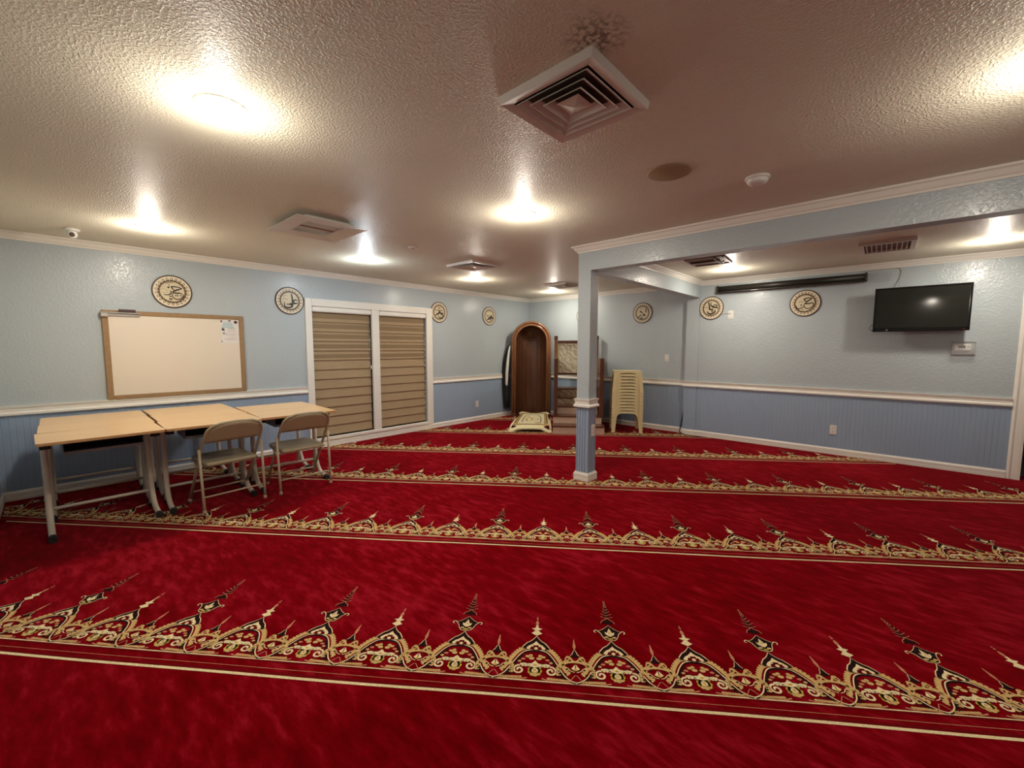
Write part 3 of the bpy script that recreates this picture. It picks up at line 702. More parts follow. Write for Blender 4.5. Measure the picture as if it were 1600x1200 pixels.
medallion((3.552, Y2, 1.908), BU, BN, 'round calligraphy disc in the alcove beside the beam end and small outlet',
  [([(492, 560), (512, 700), (520, 755), (612, 752)], 20), ([(540, 632), (580, 680), (625, 702), (700, 712), (722, 752)], 20), ([(590, 680), (650, 640), (692, 640)], 12), ([(450, 800), (482, 862), (560, 872), (642, 832), (652, 770)], 20), ([(562, 645), (540, 602), (582, 575)], 10), ([(552, 800), (575, 775), (600, 800), (575, 826), (552, 800)], 10)], (555, 720, 318, 305, -.06),
  [(690, 655, 14), (712, 670, 14)], [([(380, 700), (430, 690), (450, 730)], 30)])
medallion((4.685, Y2, 1.900), BU, BN, 'round calligraphy disc under the projector screen, left of the television',
  [([(840, 495), (720, 490), (612, 515), (640, 560), (682, 592)], 18), ([(840, 500), (770, 545), (690, 590), (630, 640)], 20), ([(608, 640), (600, 702), (640, 762), (720, 787), (812, 750), (867, 682), (858, 640), (820, 620)], 14), ([(620, 640), (655, 655), (690, 642), (750, 650), (800, 632), (850, 640)], 18), ([(600, 715), (520, 762), (440, 782), (386, 742), (380, 690)], 16)], (630, 630, 450, 372, -.09),
  [(520, 680, 18), (556, 800, 14)], [([(440, 480), (560, 430), (700, 420)], 12), ([(440, 600), (520, 580), (580, 600)], 30), ([(440, 700), (460, 700)], 16)])

# ------------------------------------------------------------------ whiteboard and what is on it
t = thing('whiteboard', 'framed whiteboard hung above the desks', 'whiteboard', (0, -5.698, .819))
MB().box(.004, .016, -.56, .56, .02, .845).build('writing_surface', BOARD, t)
for a in ((-.587, -.540, 0, .866), (.540, .587, 0, .866), (-.54, .54, 0, .046), (-.54, .54, .822, .866)):
    MB().bbox(.002, .024, a[0], a[1], a[2], a[3], .006).build('frame_bar', CORKF, t)
t = thing('pen_tray', 'grey metal pen rail clipped over the top left corner of the whiteboard', 'rail', (0.024, -6.155, 1.655))
MB().bbox(0, .035, -.14, .15, 0, .010, .002).build('rail_lip', CHROME, t); MB().bbox(0, .006, -.14, .15, -.025, .012, .002).build('rail_back', CHROME, t)
MB().bbox(.0, .03, -.135, -.085, -.035, 0, .003).build('clip', CHROME, t)
t = thing('eraser', 'small brown whiteboard eraser lying on the pen rail', 'eraser', (.040, -6.10, 1.6655))
MB().bbox(-.015, .015, -.062, .062, .012, .030, .004).build('grip', ERASER, t); MB().bbox(-.013, .013, -.060, .060, 0, .012, .002).build('felt', P_DARK, t)
t = thing('flyer', 'printed white flyer stuck in the upper right corner of the whiteboard', 'flyer', (.0175, -5.247, 1.375))
MB().box(0, .001, -.088, .086, 0, .262).build('sheet', PAPER, t)
def pr(mb, y0, y1, z0, z1): mb.box(.001, .0014, y0, y1, z0, z1)
mb = MB()
for k, (a, b) in enumerate(((-.062, .02), (-.066, .028), (-.072, .034), (-.080, .042))):
    y = a
    while y < b-.006: pr(mb, y, min(b, y+.011), .222-.017*k, .233-.017*k); y += .014
mb.build('heading_print', P_BLUE, t)
mb = MB(); mb.lathe([(.014, 0), (.014, .0004), (.001, .0004)], n=12, T=Matrix.Translation((.001, -.066, .155)) @ Matrix.Rotation(math.pi/2, 4, 'Y'))
pr(mb, -.058, -.050, .138, .146); pr(mb, -.086, -.070, .235, .255); pr(mb, -.012, .012, .245, .258); pr(mb, -.040, -.034, .098, .108); pr(mb, -.086, -.078, .012, .028)
mb.build('icon_print', P_DARK, t)
mb = MB()
for y0, y1, z in ((-.02, .06, .168), (-.02, .055, .156), (-.025, .06, .144), (-.030, .062, .126), (-.022, .084, .104), (-.03, .055, .094), (-.02, .062, .070), (-.06, .072, .052), (-.035, .045, .040)): pr(mb, y0, y1, z-.003, z)
mb.lathe([(.013, 0), (.013, .0004), (.001, .0004)], n=12, T=Matrix.Translation((.001, -.060, .112)) @ Matrix.Rotation(math.pi/2, 4, 'Y'))
mb.build('text_print', P_GREY, t)
tag(MB().lathe([(.014, 0), (.016, .003), (.015, .009), (.006, .012), (.001, .012)], n=18, T=Matrix.Translation((.0195, -5.190, 1.615)) @ Matrix.Rotation(math.pi/2, 4, 'Y')).build('magnet', mat('purple_black_magnet', (.05, .03, .05), .2)), 'round dark magnet holding the flyer to the whiteboard', 'magnet')

# ------------------------------------------------------------------ outlets, switches, thermostat
def plate(pos, U, N, name, label, cat, kind='outlet', w_=.07, h_=.115):
    U = Vector(U); N = Vector(N); t = thing(name, label, cat, pos)
    T = Matrix.Identity(4)
    for i in range(3): T[i][0] = U[i]; T[i][1] = Z[i]; T[i][2] = N[i]
    MB().bbox(-w_/2, w_/2, -h_/2, h_/2, 0, .006, .003, T=T).build('cover_plate', WHITE, t)
    if kind == 'outlet':
        for s in (-1, 1):
            o = MB().bbox(-.017, .017, s*.024-.014, s*.024+.014, .006, .0085, .003, T=T).build('socket', WHITE, t)
            for dx in (-.006, .006): MB().box(dx-.0012, dx+.0012, s*.024-.004, s*.024+.006, .0084, .0090, T=T).build('slot', P_DARK, o)
    elif kind == 'switch': MB().bbox(-.016, .016, -.033, .033, .006, .011, .003, T=T).build('rocker', WHITE, t)
    elif kind == 'toggle': MB().bbox(-.005, .005, -.008, .014, .006, .018, .002, T=T).build('toggle', WHITE, t)
    return t
plate((.005, -1.457, .307), LU, LN, 'wall_outlet', 'white wall outlet low on the left wall between window and niche', 'outlet')
plate((2.885, 0, 1.163), BU, BN, 'light_switch', 'white light switch on the far wall above the stacked stools', 'switch', 'switch')
plate((5.058, Y2-.005, .312), BU, BN, 'wall_outlet', 'white wall outlet low on the alcove wall', 'outlet')
t8 = plate((3.815, Y2, 1.80), BU, BN, 'wall_outlet', 'small cream outlet high on the alcove wall beside a calligraphy disc', 'outlet')
plate((BX1-.004, -3.0, .505), (0, 1, 0), (1, 0, 0), 'wall_outlet', 'white outlet seen edge-on on the lower column', 'outlet')
tag(MB().tube([(3.382, Y2-.004, 1.80), (3.45, Y2-.004, 1.805), (3.7, Y2-.004, 1.815), (3.77, Y2-.006, 1.82), (3.80, Y2-.014, 1.815), (3.812, Y2-.014, 1.806)], .004, 7).build('signal_cable', CORDW), 'thin grey cable running from the high outlet behind the alcove disc', 'cable')
t = thing('thermostat', 'white wall thermostat with a small grey display, inside its clear guard', 'thermostat', (6.102, Y2, 1.338))
MB().bbox(-.062, .062, -.024, 0, -.036, .036, .010).build('body', WHITE, t)
MB().box(-.034, .018, -.0255, -.024, -.008, .020).build('display', LCD, t)
for x, z in ((.036, .014), (.044, .004), (.034, -.006)): MB().bbox(x-.006, x+.006, -.027, -.024, z-.003, z+.003, .001).build('button', P_GREY, t)
for x in (-.030, -.006, .014): MB().bbox(x-.006, x+.006, -.026, -.024, -.026, -.022, .001).build('mode_button', P_GREY, t)
t = thing('thermostat_guard', 'clear plastic lock box over the thermostat below the television', 'guard', (6.105, Y2, 1.332))
mb = MB(); mb.box(-.086, .086, -.062, -.060, -.066, .066); mb.box(-.086, -.084, -.060, 0, -.066, .066); mb.box(.084, .086, -.060, 0, -.066, .066); mb.box(-.084, .084, -.060, 0, .064, .066); mb.box(-.084, .084, -.060, 0, -.066, -.064)
mb.build('clear_cover', CLEARP, t)
mb = MB()
for a in ((-.09, -.084, -.07, .07), (.084, .09, -.07, .07), (-.084, .084, .066, .07), (-.084, .084, -.07, -.066), (-.084, .084, -.048, -.044)): mb.box(a[0], a[1], -.012, 0, a[2], a[3])
mb.build('guard_rim', P_GREY, t); MB().bbox(.070, .084, -.066, -.060, .050, .066, .002).build('lock', CHROME, t)

# ------------------------------------------------------------------ television
t = thing('television', 'black flat television on the alcove wall', 'television', (5.746, Y2-.17, 1.757))
w2, h2 = .379, .243
MB().bbox(-w2, w2, .0, .05, -h2, h2, .008).build('housing', BLACKPL, t)
MB().box(-w2+.018, w2-.018, -.0015, 0, -h2+.045, h2-.016).build('screen', SCREEN, t)
mb = MB()
for a in ((-w2, -w2+.018, -h2, h2), (w2-.018, w2, -h2, h2), (-w2+.018, w2-.018, h2-.016, h2), (-w2+.018, w2-.018, -h2, -h2+.045)): mb.bbox(a[0], a[1], -.008, 0, a[2], a[3], .003)
mb.build('bezel', BLACKPL, t)
MB().bbox(-.28, .28, .05, .075, -.17, .12, .01).build('rear_cover', BLACKM, t)
MB().box(-.10, .10, .075, .17, -.06, .06).build('wall_bracket', BLACKM, t)
MB().box(-.265, -.25, -.0085, -.008, -h2+.012, -h2+.026).build('logo_patch', CHROME, t)
MB().box(.33, .345, -.0085, -.008, -h2+.014, -h2+.018).build('indicator', mat('red_plastic', (.4, .02, .02), .3), t)
tag(MB().tube([(5.20, Y2-.004, 2.232), (5.40, Y2-.004, 2.236), (5.55, Y2-.005, 2.236), (5.575, Y2-.01, 2.20), (5.575, Y2-.02, 2.12), (5.56, Y2-.05, 2.03), (5.56, Y2-.10, 1.95)], .0035, 7).build('tv_cable', CORDW), 'grey cable dropping from the crown moulding to the back of the television', 'cable')
tag(MB().tube([(5.42, Y2-.14, 1.60), (5.35, Y2-.16, 1.59), (5.335, Y2-.17, 1.55), (5.36, Y2-.165, 1.53), (5.42, Y2-.14, 1.54)], .003, 7).build('power_lead', CORD), 'black cable loop at the lower left corner of the television', 'cable')

# projector screen
t = thing('projector_screen', 'long black roll-up projector screen case mounted high under the crown', 'projector screen', (4.46, Y2-.058, 2.158))
T = Matrix.Rotation(math.pi/2, 4, 'Y')
MB().tube([(-.80, 0, 0), (.81, 0, 0)], .044, 14).build('casing', BLACKM, t)
for x in (-.812, .812): MB().bbox(x-.012, x+.012, -.05, .052, -.052, .050, .008).build('end_cap', BLACKM, t)
for x in (-.7, .7): MB().box(x-.02, x+.02, .03, .058, -.03, .045).build('wall_clip', CHROME, t)
MB().bbox(-.795, .805, -.040, -.026, -.052, -.038, .003).build('pull_bar', BLACKM, t)
MB().box(-.38, -.30, -.044, -.041, -.049, -.044).build('sticker', WHITE, t)

# ------------------------------------------------------------------ desks
def make_desk():
    t = thing('school_desk', 'x', 'desk', (0, 0, 0))
    # origin: middle of back edge on the floor; front towards +x
    Dp, W2 = .475, .323
    r = .02; pts = []
    for cx_, cy_, a0 in ((Dp-r, W2-r, 0), (r, W2-r, 90), (r, -W2+r, 180), (Dp-r, -W2+r, 270)):
        for k in range(4): a = math.radians(a0+30*k); pts.append((cx_+r*math.cos(a), cy_+r*math.sin(a)))
    top = MB().poly(pts, .018, (0, 0, .702), (1, 0, 0), (0, 1, 0), Z); top.mi = [1 if i > 1 else 0 for i in range(len(top.f))]
    top.build('tabletop', [DESKTOP, EDGE], t)
    for s in (-1, 1):
        y = s*.285
        q = [(.30, y, .690), (.10, y, .690), (.02, y, .684), (-.02, y, .655), (-.035, y, .61), (-.03, y, .40), (-.01, y, .20), (.03, y, .11), (.09, y, .052), (.20, y, .028), (.25, y, .024)]
        P3 = [Vector(p) for p in q]; S2 = []
        sm = smooth([(p.x, p.z) for p in P3], 4)
        leg = MB().tube([(a, y, b) for a, b in sm], .019, 12).build('leg', OFFMETAL, t)
        MB().tube([(.235, y, .0245), (.29, y, .0225)], .0225, 12).build('rubber_foot', RUBBER, leg)
        MB().tube([(-.03, y, .26), (-.055, y, .16), (-.085, y, .05), (-.10, y, .022)], .015, 10).build('rear_brace', OFFMETAL, leg)
        MB().tube([(-.097, y, .030), (-.103, y, .004)], .019, 10).build('rubber_foot', RUBBER, leg)
        MB().bbox(.30, .335, y-.024, y+.024, .655, .701, .004).build('support_bracket', RUBBER, t)
        MB().tube([(.318, y-s*.02, .70), (.318, y-s*.02, .655)], .010, 8).build('clamp_knob', RUBBER, t)
    MB().tube([(-.012, -.285, .16), (-.012, .285, .16)], .0125, 10).build('crossbar', OFFMETAL, t)
    mb = MB(); mb.box(.06, .40, -.20, .20, .615, .618); mb.box(.06, .063, -.20, .20, .618, .70); mb.box(.06, .40, -.203, -.20, .615, .70); mb.box(.06, .40, .20, .203, .615, .70); mb.box(.398, .401, -.20, .20, .615, .635)
    mb.build('book_tray', TRAYM, t)
    MB().box(.19, .215, -.27, .27, .684, .702).build('under_rail', OFFMETAL, t)
    return t
proto = make_desk(); first = True
G = 'school desks pushed together along the left wall'
for x, y, a, lab in (
    (1.140, -6.418, .03, 'school desk at the front left corner of the group, nearest the camera'),
    (.662, -6.405, 0, 'middle-row school desk behind the leftmost front desk'),
    (.183, -6.400, 0, 'school desk against the wall at the left end under the whiteboard'),
    (1.135, -5.752, -.01, 'front-row school desk in the middle, behind the left folding chair'),
    (.657, -5.740, 0, 'middle-row school desk in the central column of desks'),
    (.179, -5.735, 0, 'school desk against the wall below the whiteboard flyer'),
    (1.120, -5.088, -.04, 'front-row school desk at the right end, behind the right folding chair'),
    (.640, -5.070, -.03, 'rear school desk at the right end beside the window casing')):
    o = proto if first else copy_tree(proto); first = False
    o.location = (x, y, 0); o.rotation_euler = (0, 0, a); o['label'] = lab; o['group'] = G; o['category'] = 'desk'

# ------------------------------------------------------------------ folding chairs
def make_chair():
    t = thing('folding_chair', 'x', 'chair')
    # faces -x; rear feet at x = +.20
    W2 = .212
    def ln(z): return -.215+(.533)*(z/.735)          # arch frame leans back
    pts = [(ln(.004), -W2, .004), (ln(.30), -W2, .30), (ln(.55), -W2, .55), (ln(.63), -W2+.004, .63)]
    for k in range(1, 8):
        a = math.pi*k/8; zz = .63+.105*math.sin(a)**.8; pts.append((ln(zz), -(W2-.006)*math.copysign(abs(math.cos(a))**.62, math.cos(a)), zz))
    pts += [(x, -y, z) for x, y, z in reversed(pts[:4])]
    fr = MB().tube(pts, .0115, 10).build('frame', BEIGEMET, t)
    for s in (-1, 1):
        MB().tube([(ln(0)-.003, s*W2, .0), (ln(.03), s*W2, .028)], .0135, 10).build('foot_cap', BEIGETUBE, fr)
        lg = MB().tube([(ln(.51)+.012, s*(W2+.018), .515), (.187, s*(W2+.016), .25), (.205, s*(W2+.014), .004)], .0105, 10).build('leg', BEIGETUBE, t)
        MB().tube([(.2, s*(W2+.0142), .026), (.206, s*(W2+.014), 0)], .0135, 10).build('foot_cap', BEIGETUBE, lg)
        MB().tube([(-.05, s*(W2-.012), .375), (.10, s*(W2+.010), .36)], .006, 7).build('hinge_bar', BEIGEMET, t)
    MB().tube([(.183, -W2-.014, .125), (.183, W2+.014, .125)], .007, 8).build('stretcher', BEIGETUBE, t)
    MB().tube([(ln(.10), -W2, .10), (ln(.10), W2, .10)], .007, 8).build('stretcher', BEIGETUBE, t)
    # back panel, slightly dished
    mb = MB(); V = []; nu, nv = 14, 6
    for side in (0, 1):
        for j in range(nv+1):
            for i in range(nu+1):
                u = -1+2*i/nu
                ztop = .63+.100*max(0, 1-abs(u)**2.6)**.55
                z = .565+(ztop-.565)*j/nv; y = u*(W2-.008)
                V.append(Vector((ln(z)+.012*(1-u*u)+(.004 if side else -.004), y, z)))
    n0 = (nu+1)*(nv+1); Fc = []
    for j in range(nv):
        for i in range(nu):
            a = j*(nu+1)+i; Fc += [(a, a+1, a+nu+2, a+nu+1), (n0+a, n0+a+nu+1, n0+a+nu+2, n0+a+1)]
    for i in range(nu): Fc += [(i, n0+i, n0+i+1, i+1), (nv*(nu+1)+i, nv*(nu+1)+i+1, n0+nv*(nu+1)+i+1, n0+nv*(nu+1)+i)]
    mb.add(V, Fc, 0, True).build('backrest', BEIGEMET, t)
    # seat pan with rolled edge
    out = []; r = .06
    for cx_, cy_, a0 in ((.175-.03, .190-.03, 0), (-.22+r, .19-r, 90), (-.22+r, -.19+r, 180), (.175-.03, -.190+.03, 270)):
        rr = .03 if cx_ > 0 else r
        for k in range(5): a = math.radians(a0+22.5*k); out.append((cx_+rr*math.cos(a), cy_+rr*math.sin(a)))
    n = len(out); mb = MB(); V = []
    cxm = -.02
    for s, z in ((1, .368), (1.012, .385), (1.0, .398), (.96, .402), (.86, .396), (.6, .392), (.2, .391)):
        V += [Vector((cxm+(x-cxm)*s, y*s, z+.02*(-x-.0)*.6)) for x, y in out]
    Fc = []
    for k in range(6):
        for i in range(n): j = (i+1) % n; Fc.append((k*n+i, k*n+j, k*n+n+j, k*n+n+i))
    Fc.append(tuple(6*n+i for i in range(n))); Fc.append(tuple(reversed(range(n))))
    mb.add(V, Fc, 0, True).build('seat', BEIGEMET, t)
    return t
chr_ = make_chair(); chr_.location = (1.352, -5.665, 0); chr_.rotation_euler = (0, 0, .09)
tag(chr_, 'beige metal folding chair at the middle desk, the one nearer the camera', 'chair', 'folding chairs at the desks')
c2 = copy_tree(chr_); c2.location = (1.350, -5.07, 0); c2.rotation_euler = (0, 0, -.01); c2['label'] = 'beige metal folding chair at the right-end desk, beside the window'

# ------------------------------------------------------------------ arched niche (prayer niche) in the corner
nz = thing('prayer_niche', 'tall arched mahogany prayer niche standing in the far corner', 'niche', (0, 0, 0), TH)
def at_ab(mb_obj): return mb_obj
AC, R0, R1, ZS, FB = .083, .378, .285, 1.452, -.63      # centre, outer and inner radius, spring height, front plane (b)
def arch_path(r, n=24, z0=0.0):
    P = [((AC-r, FB, z0), (-1, 0, 0)), ((AC-r, FB, ZS), (-1, 0, 0))]
    for k in range(1, n):
        a = math.pi-math.pi*k/n; P.append(((AC+r*math.cos(a), FB, ZS+r*math.sin(a)), (math.cos(a), 0, math.sin(a))))
    P += [((AC+r, FB, ZS), (1, 0, 0)), ((AC+r, FB, z0), (1, 0, 0))]
    return [(p, o, (0, 1, 0)) for p, o in P]
# mouldings (out = away from centre, up = into depth)
MB().prof([(-.030, .0), (-.026, -.018), (-.010, -.026), (.006, -.018), (.010, 0), (.010, .02), (-.030, .02)], arch_path(R0-.012), sm=True).build('outer_moulding', MAHOG_L, nz)
MB().prof([(-.004, .0), (.002, -.012), (.018, -.014), (.030, -.004), (.050, -.004), (.050, .02), (-.004, .02)], arch_path(R1+.006), sm=True).build('inner_moulding', MAHOG_L, nz)
# side shell
mb = MB(); mb.prof([(-.018, .0), (0, 0), (0, .20), (-.018, .20)], arch_path(R0)); mb.build('outer_shell', MAHOG, nz)
# concave staves
NS = 10
for k in range(NS):
    a0 = math.pi*k/NS; a1 = math.pi*(k+1)/NS
    def pt(a, r, z): return Vector((AC-r*math.cos(a), FB+.02+r*.92*math.sin(a), z))
    V = [pt(a0, R1, 0), pt(a1, R1, 0), pt(a1, R1, ZS-.02), pt(a0, R1, ZS-.02), pt(a0, R1+.008, 0), pt(a1, R1+.008, 0), pt(a1, R1+.008, ZS-.02), pt(a0, R1+.008, ZS-.02)]
    MB().add(V, [(0, 1, 2, 3), (7, 6, 5, 4), (0, 4, 5, 1), (3, 2, 6, 7), (1, 5, 6, 2), (0, 3, 7, 4)]).build('stave', NICHE, nz)
# ribbed half dome
for k in range(NS):
    a0 = math.pi*k/NS; a1 = math.pi*(k+1)/NS; V = []; m_ = 8
    for j in range(m_+1):
        e = math.pi/2*j/m_
        for a in (a0, a1): V.append(Vector((AC-R1*math.cos(a)*math.cos(e), FB+.02+R1*.92*math.sin(a)*math.cos(e), ZS-.02+(R1+.02)*math.sin(e))))
    n = len(V); V += [Vector((AC+(p.x-AC)*1.03, FB+.02+(p.y-FB-.02)*1.03, p.z+.004)) for p in V]
    Fc = []
    for j in range(m_): a = 2*j; Fc += [(a, a+1, a+3, a+2), (n+a, n+a+2, n+a+3, n+a+1)]
    MB().add(V, Fc, 0, False).build('dome_rib', NICHE, nz)
mb = MB()
mb.prof([(0, 0), (-.010, 0), (-.010, .02), (0, .02)], [((AC-R1*math.cos(math.pi*k/20), FB+.02+R1*.92*math.sin(math.pi*k/20), ZS-.03), (-math.cos(math.pi*k/20), math.sin(math.pi*k/20), 0), Z) for k in range(21)]); mb.build('dome_ledge', MAHOG, nz)
for s in (-1, 1): MB().bbox(AC+s*(R0-.045)-.052, AC+s*(R0-.045)+.052, FB-.03, FB+.04, 0, .06, .006).build('plinth_block', MAHOG, nz)

# clothes hanging on the left flank of the niche
def loft(secs, n=20, folds=7, amp=.10):
    mb = MB(); V = []
    for (a, b, z, ra, rb) in secs:
        for k in range(n):
            t_ = 2*math.pi*k/n; f = 1+amp*math.sin(folds*t_+z*2)
            V.append(Vector((a+ra*f*math.cos(t_), b+rb*f*math.sin(t_), z)))
    Fc = [tuple(reversed(range(n))), tuple((len(secs)-1)*n+k for k in range(n))]
    for i in range(len(secs)-1):
        for k in range(n): q = (k+1) % n; Fc.append((i*n+k, i*n+q, i*n+n+q, i*n+n+k))
    return mb.add(V, Fc, 0, True)
t = thing('hanging_robe', 'black robe hanging on the left side of the arched niche', 'robe', (0, 0, 0), TH)
loft([(-.395, -.60, .17, .055, .06), (-.40, -.60, .40, .065, .07), (-.41, -.60, .70, .075, .08), (-.405, -.60, .95, .062, .075), (-.38, -.60, 1.15, .048, .06), (-.36, -.60, 1.30, .034, .045), (-.345, -.60, 1.385, .016, .02)], 28).build('gown', ROBE, t)
loft([(-.455, -.62, .70, .028, .035), (-.45, -.62, .85, .034, .04), (-.43, -.62, 1.05, .03, .04), (-.40, -.61, 1.22, .024, .03)], 16, 4).build('sleeve', ROBE, t)
MB().tube([(-.30, -.60, 1.40), (-.345, -.60, 1.40), (-.352, -.60, 1.415)], .006, 8).build('hook', CHROME, t)
t = thing('white_scarf', 'narrow white cloth hanging over the black robe beside the niche', 'cloth', (0, 0, 0), TH)
loft([(-.375, -.69, .60, .012, .012), (-.380, -.695, .63, .022, .015), (-.375, -.70, .85, .026, .016), (-.355, -.69, 1.10, .024, .014), (-.335, -.665, 1.28, .017, .012), (-.322, -.65, 1.36, .008, .008)], 16, 5).build('cloth_fall', SCARF, t)

# ------------------------------------------------------------------ low platform and prayer rug
t = thing('low_platform', 'low dark red platform under the cream prayer rug', 'platform', (0, 0, 0), TH)
for b0 in (-2.05, -1.59, -1.13): MB().bbox(-.15, .455, b0, b0+.455, .0, .075, .012).build('pad', yarn('oxblood_pad_cloth', (.06, .006, .008)), t)
t = thing('prayer_rug', 'cream plush prayer rug with fringe lying in front of the arched niche', 'rug', (0, 0, 0), TH)
A0, A1, B0, B1 = -.195, .497, -2.13, -.675
def rz_(a, b):
    e = min(a-A0, A1-a, b-B0, B1-b); u = (a-A0)/(A1-A0)
    d = min(a-A0, A1-a); db = b-B0
    z = .088
    if d < .06: z -= .5*(.06-d)
    if db < .10: z -= .28*(.10-db)
    cor = max(0, .16-d)*max(0, .25-db)*3.2*(1.4 if a > .15 else 1); z -= cor*.5
    z += .006*math.sin(a*9)*math.sin(b*5)
    if B1-b < .08: z += .015*math.cos((u-.5)*2*math.pi)*-1+.006
    return max(z, .012)
nu, nv = 28, 44; mb = MB(); V = []
for lay in (0, -.011):
    for j in range(nv+1):
        for i in range(nu+1):
            a = A0+(A1-A0)*i/nu; b = B0+(B1-B0)*j/nv; k = (b-B0)/(B1-B0)
            a2 = .1525+(a-.1525)*(1-.16*k)
            V.append(Vector((a2, b, rz_(a, b)+lay)))
n0 = (nu+1)*(nv+1); Fc = []
for j in range(nv):
    for i in range(nu):
        a = j*(nu+1)+i; Fc += [(a, a+1, a+nu+2, a+nu+1), (n0+a, n0+a+nu+1, n0+a+nu+2, n0+a+1)]
for i in range(nu): Fc += [(i, n0+i, n0+i+1, i+1), (nv*(nu+1)+i+1, n0+nv*(nu+1)+i+1, n0+nv*(nu+1)+i, nv*(nu+1)+i)]
for j in range(nv): a = j*(nu+1); Fc += [(a+nu+1, n0+a+nu+1, n0+a, a), (a+nu, n0+a+nu, n0+a+2*nu+1, a+2*nu+1)]
mb.add(V, Fc, 0, True).build('pile', RUGM, t)
P = Pat()
def mp_(u, v): return (A0+.055+(A1-A0-.11)*u, B0+.16+(B1-B0-.24)*v)
def fr_(u0, u1, v0, v1, w_, wv, c, L): 
    for a in ((u0, u1, v0, v0+wv), (u0, u1, v1-wv, v1), (u0, u0+w_, v0+wv, v1-wv), (u1-w_, u1, v0+wv, v1-wv)):
        # subdivided strips so they follow the surface
        for i in range(8):
            for j in range(8):
                if (a[1]-a[0]) < .2 and i: continue
                if (a[3]-a[2]) < .2 and j: continue
                ni = 1 if a[1]-a[0] < .2 else 8; nj = 1 if a[3]-a[2] < .2 else 8
                q = [(a[0]+(a[1]-a[0])*(i+di)/ni, a[2]+(a[3]-a[2])*(j+dj)/nj) for di, dj in ((0, 0), (1, 0), (1, 1), (0, 1))]
                P.poly([mp_(*x) for x in q], c, L)
fr_(0, 1, 0, 1, .11, .07, TA, 1); fr_(.015, .985, .01, .99, .02, .012, DK, 2); fr_(.09, .91, .055, .945, .014, .010, DK, 2)
for s in range(14):
    for uu in (.05, .95): x, y = mp_(uu, .08+.062*s); P.disc(x, y, .014, (OL, DR, DK)[s % 3], 3, 7)
for s in range(7):
    for vv in (.03, .97): x, y = mp_(.12+.125*s, vv); P.disc(x, y, .013, (OL, PK, DK)[s % 3], 3, 7)
P.rib([mp_(*q) for q in smooth([(.22, .18), (.22, .55), (.30, .74), (.5, .86), (.70, .74), (.78, .55), (.78, .18)], 6)], .012, DK, 2)
for k in range(26):
    u, v = random.gauss(.5, .12), random.gauss(.38, .10); x, y = mp_(u, v); P.disc(x, y, random.uniform(.010, .024), random.choice((TA, OL, PK, OL, TA)), 3+k % 2, 8)
P.rib([mp_(.62, .16), mp_(.78, .17)], .03, DK, 3)
mb = MB()
for pts, c, L in P.P:
    V = [Vector((.1525+(x-.1525)*(1-.16*(y-B0)/(B1-B0)), y, rz_(x, y)+.003+.0012*L)) for x, y in pts]
    mb.add(V, [tuple(range(len(V)))], c)
mb.build('woven_motif', YM, t, kind='stuff')
for side in (B0,):
    mb = MB()
    for k in range(42):
        a = A0+.01+(A1-A0-.02)*k/41; z = rz_(a, B0); ln_ = .02+.012*random.random()
        if .0 < a < .36: ln_ *= .35
        mb.tube([(a, B0+.004, z-.004), (a+random.uniform(-.006, .006), B0-.010, max(.004, z-.008-ln_*.6)), (a+random.uniform(-.008, .008), B0-.014, max(.003, z-.008-ln_))], .0032, 5)
    mb.build('fringe', RUGM, t, kind='stuff')

# ------------------------------------------------------------------ stepped pulpit
pt_ = thing('stepped_pulpit', 'mahogany stepped pulpit with cream cloth panels behind the column', 'pulpit', (0, 0, 0), TH)
SA0, SA1 = .508, 1.300
steps = [(-2.22, .128), (-1.99, .247), (-1.775, .374), (-1.56, .493), (-1.34, .628)]
for i, (b, z) in enumerate(steps):
    bn = steps[i+1][0] if i < 4 else -1.02
    a0, a1 = (SA0, SA1) if i == 0 else ((SA0+.004, SA1-.022) if i == 1 else (.585, 1.235))
    zp = steps[i-1][1] if i else 0
    MB().box(a0+.004, a1-.004, b+.012, b+.026, zp, z-.018).build('riser', RISER if i < 3 else DAMASK2, pt_)
    MB().bbox(a0-.002, a1+.002, b, bn+.014, z-.020, z, .004).build('tread', MAHOG, pt_)
    MB().box(a0+.01, a0+.026, b+.026, bn+.01, 0.0 if i < 2 else .25, z-.02).build('side_cheek', RISER if i < 2 else MAHOG, pt_)
    MB().box(a1-.026, a1-.01, b+.026, bn+.01, 0.0 if i < 2 else .25, z-.02).build('side_cheek', RISER if i < 2 else MAHOG, pt_)
for a0, a1 in ((.522, .582), (1.240, 1.300)):
    MB().bbox(a0, a1, -1.985, -1.925, .247, 1.162, .004).build('front_post', MAHOG, pt_)
    MB().bbox(a0+.002, a1-.002, -1.10, -1.04, 0, 1.53, .004).build('rear_post', MAHOG_L, pt_)
    MB().bbox(a0-.002, a1+.002, -1.104, -1.036, 1.465, 1.538, .004).build('post_cap', MAHOG, pt_)
    MB().bbox(a0+.018, a1-.018, -1.925, -1.10, .247, 1.10, .003).build('side_panel', MAHOG, pt_)
    MB().bbox(a0+.008, a1-.008, -1.925, -1.10, 1.10, 1.155, .006).build('handrail', MAHOG, pt_)
    MB().box(a0+.02, a1-.02, -1.97, -1.06, .0, .247).build('lower_panel', MAHOG, pt_)
MB().bbox(.582, 1.240, -1.09, -1.05, 1.405, 1.455, .005).build('top_rail', MAHOG, pt_)
MB().bbox(.582, 1.240, -1.09, -1.05, .845, .880, .004).build('bottom_rail', MAHOG, pt_)
MB().box(.582, 1.240, -1.078, -1.062, .88, 1.405).build('cloth_panel', DAMASK, pt_)
MB().box(.582, .615, -1.084, -1.078, .88, 1.39).build('cloth_edge', mat('yellow_cream_selvage', (.62, .55, .28), .7), pt_)
mb = MB()
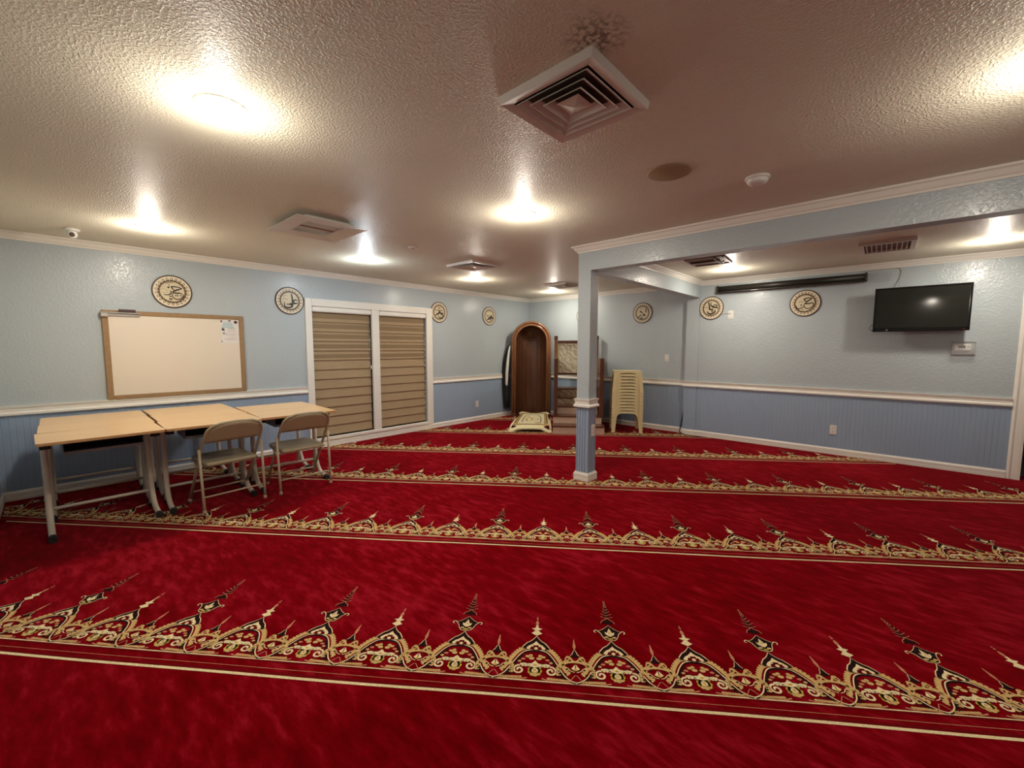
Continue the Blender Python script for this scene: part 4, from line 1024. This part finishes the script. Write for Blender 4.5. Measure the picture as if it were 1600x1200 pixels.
for k in range(10):
    a = .60+.063*k; mb.tube([(a, -1.082, 1.385), (a+.03, -1.083, 1.365), (a+.05, -1.082, 1.36)], .0035, 6)
mb.build('lacing', RUBBER, pt_)

# ------------------------------------------------------------------ stacked stools
def make_stool():
    t = thing('stacking_stool', 'x', 'stool')
    tw, td, bw, bd, h, th = .207, .150, .236, .178, .330, .0026
    def P3(u, z, face):
        k = 1-z/h; w_ = tw+(bw-tw)*k; d_ = td+(bd-td)*k
        if face == 0: return Vector((u*w_, -d_, z))
        if face == 1: return Vector((w_, u*d_, z))
        if face == 2: return Vector((-u*w_, d_, z))
        return Vector((-w_, -u*d_, z))
    nrm = [Vector((0, -1, 0)), Vector((1, 0, 0)), Vector((0, 1, 0)), Vector((-1, 0, 0))]
    op = []
    for k in range(13):
        a = math.pi*k/12; c = math.cos(a); s_ = math.sin(a)
        op.append((.76*math.copysign(abs(c)**.42, c), .150+.150*s_**.6))
    mb = MB()
    for f in range(4):
        sc = 1.0 if f % 2 == 0 else .93
        inner = [(.78*sc, 0)]+[(u*sc, z) for u, z in op]+[(-.78*sc, 0)]
        outer = [(1, 0)]+[(1, z) if i == 0 else (-1, z) if i == len(op)-1 else ((u*1.0 if abs(u) > 9 else u/.74), h) for i, (u, z) in enumerate(op)]+[(-1, 0)]
        outer[1] = (1, h*.7); outer[-2] = (-1, h*.7)
        n = len(inner); A = [P3(u, z, f) for u, z in inner]; B = [P3(max(-1, min(1, u)), z, f) for u, z in outer]
        A2 = [p-nrm[f]*th for p in A]; B2 = [p-nrm[f]*th for p in B]
        V = A+B+A2+B2; Fc = []
        for i in range(n-1):
            Fc += [(i, i+1, n+i+1, n+i), (2*n+i, 3*n+i, 3*n+i+1, 2*n+i+1), (i, 2*n+i, 2*n+i+1, i+1)]
        mb.add(V, Fc)
    mb.build('side_shell', STOOLP, t)
    for sx in (-1, 1):
        for sy in (-1, 1):
            MB().box(min(sx*(bw+.012), sx*(bw*.78)), max(sx*(bw+.012), sx*(bw*.78)), sy*(bd+.004) if sy < 0 else sy*bd-.001, sy*bd+.001 if sy < 0 else sy*(bd+.004), 0, .006).build('foot_lip', STOOLP, t)
    MB().bbox(-tw-.004, tw+.004, -td-.004, td+.004, h-.012, h+.002, .006).build('seat', STOOLP, t)
    mb = MB()
    for k in range(-3, 4): mb.box(k*.05-.006, k*.05+.006, -.10, .10, h+.002, h+.0028)
    mb.build('seat_ribs', STOOLP, t)
    return t
st = make_stool(); c = AB(1.672, -1.845); pitch = .0488; rows = 14
LV = {0: 'lowest stool of the pale yellow stack, standing on the carpet', 13: 'topmost stool of the pale yellow stack with its seat in view'}
ORD = ['second', 'third', 'fourth', 'fifth', 'sixth', 'seventh', 'eighth', 'ninth', 'tenth', 'eleventh', 'twelfth', 'thirteenth']
for k in range(rows):
    o = st if k == 0 else copy_tree(st)
    o.location = (c.x+.001*math.sin(k*2.1), c.y+.001*math.cos(k*1.7), .0045+pitch*k); o.rotation_euler = (0, 0, TH-.04)
    o['label'] = LV.get(k) or ('pale yellow plastic stool, %s from the floor in the stack beside the pulpit' % ORD[k-1])
    o['group'] = 'pale yellow stools in one stack'; o['category'] = 'stool'

# ------------------------------------------------------------------ black cords by the alcove corner
tag(MB().tube([(3.196, -.018, .70), (3.194, -.020, .45), (3.186, -.03, .30), (3.168, -.045, .14), (3.168, -.125, .03), (3.28, -.17, .008), (3.40, -.18, .007), (3.52, -.165, .007)], .0055, 8).build('loose_cable', CORD), 'black cable hanging down the wall corner and running onto the carpet', 'cable')
tag(MB().tube([(3.178, -.022, .34), (3.160, -.03, .20), (3.150, -.04, .10), (3.150, -.08, .03), (3.19, -.14, .006)], .004, 8).build('thin_cable', CORD), 'thinner black cable beside the hanging cable at the wall corner', 'cable')
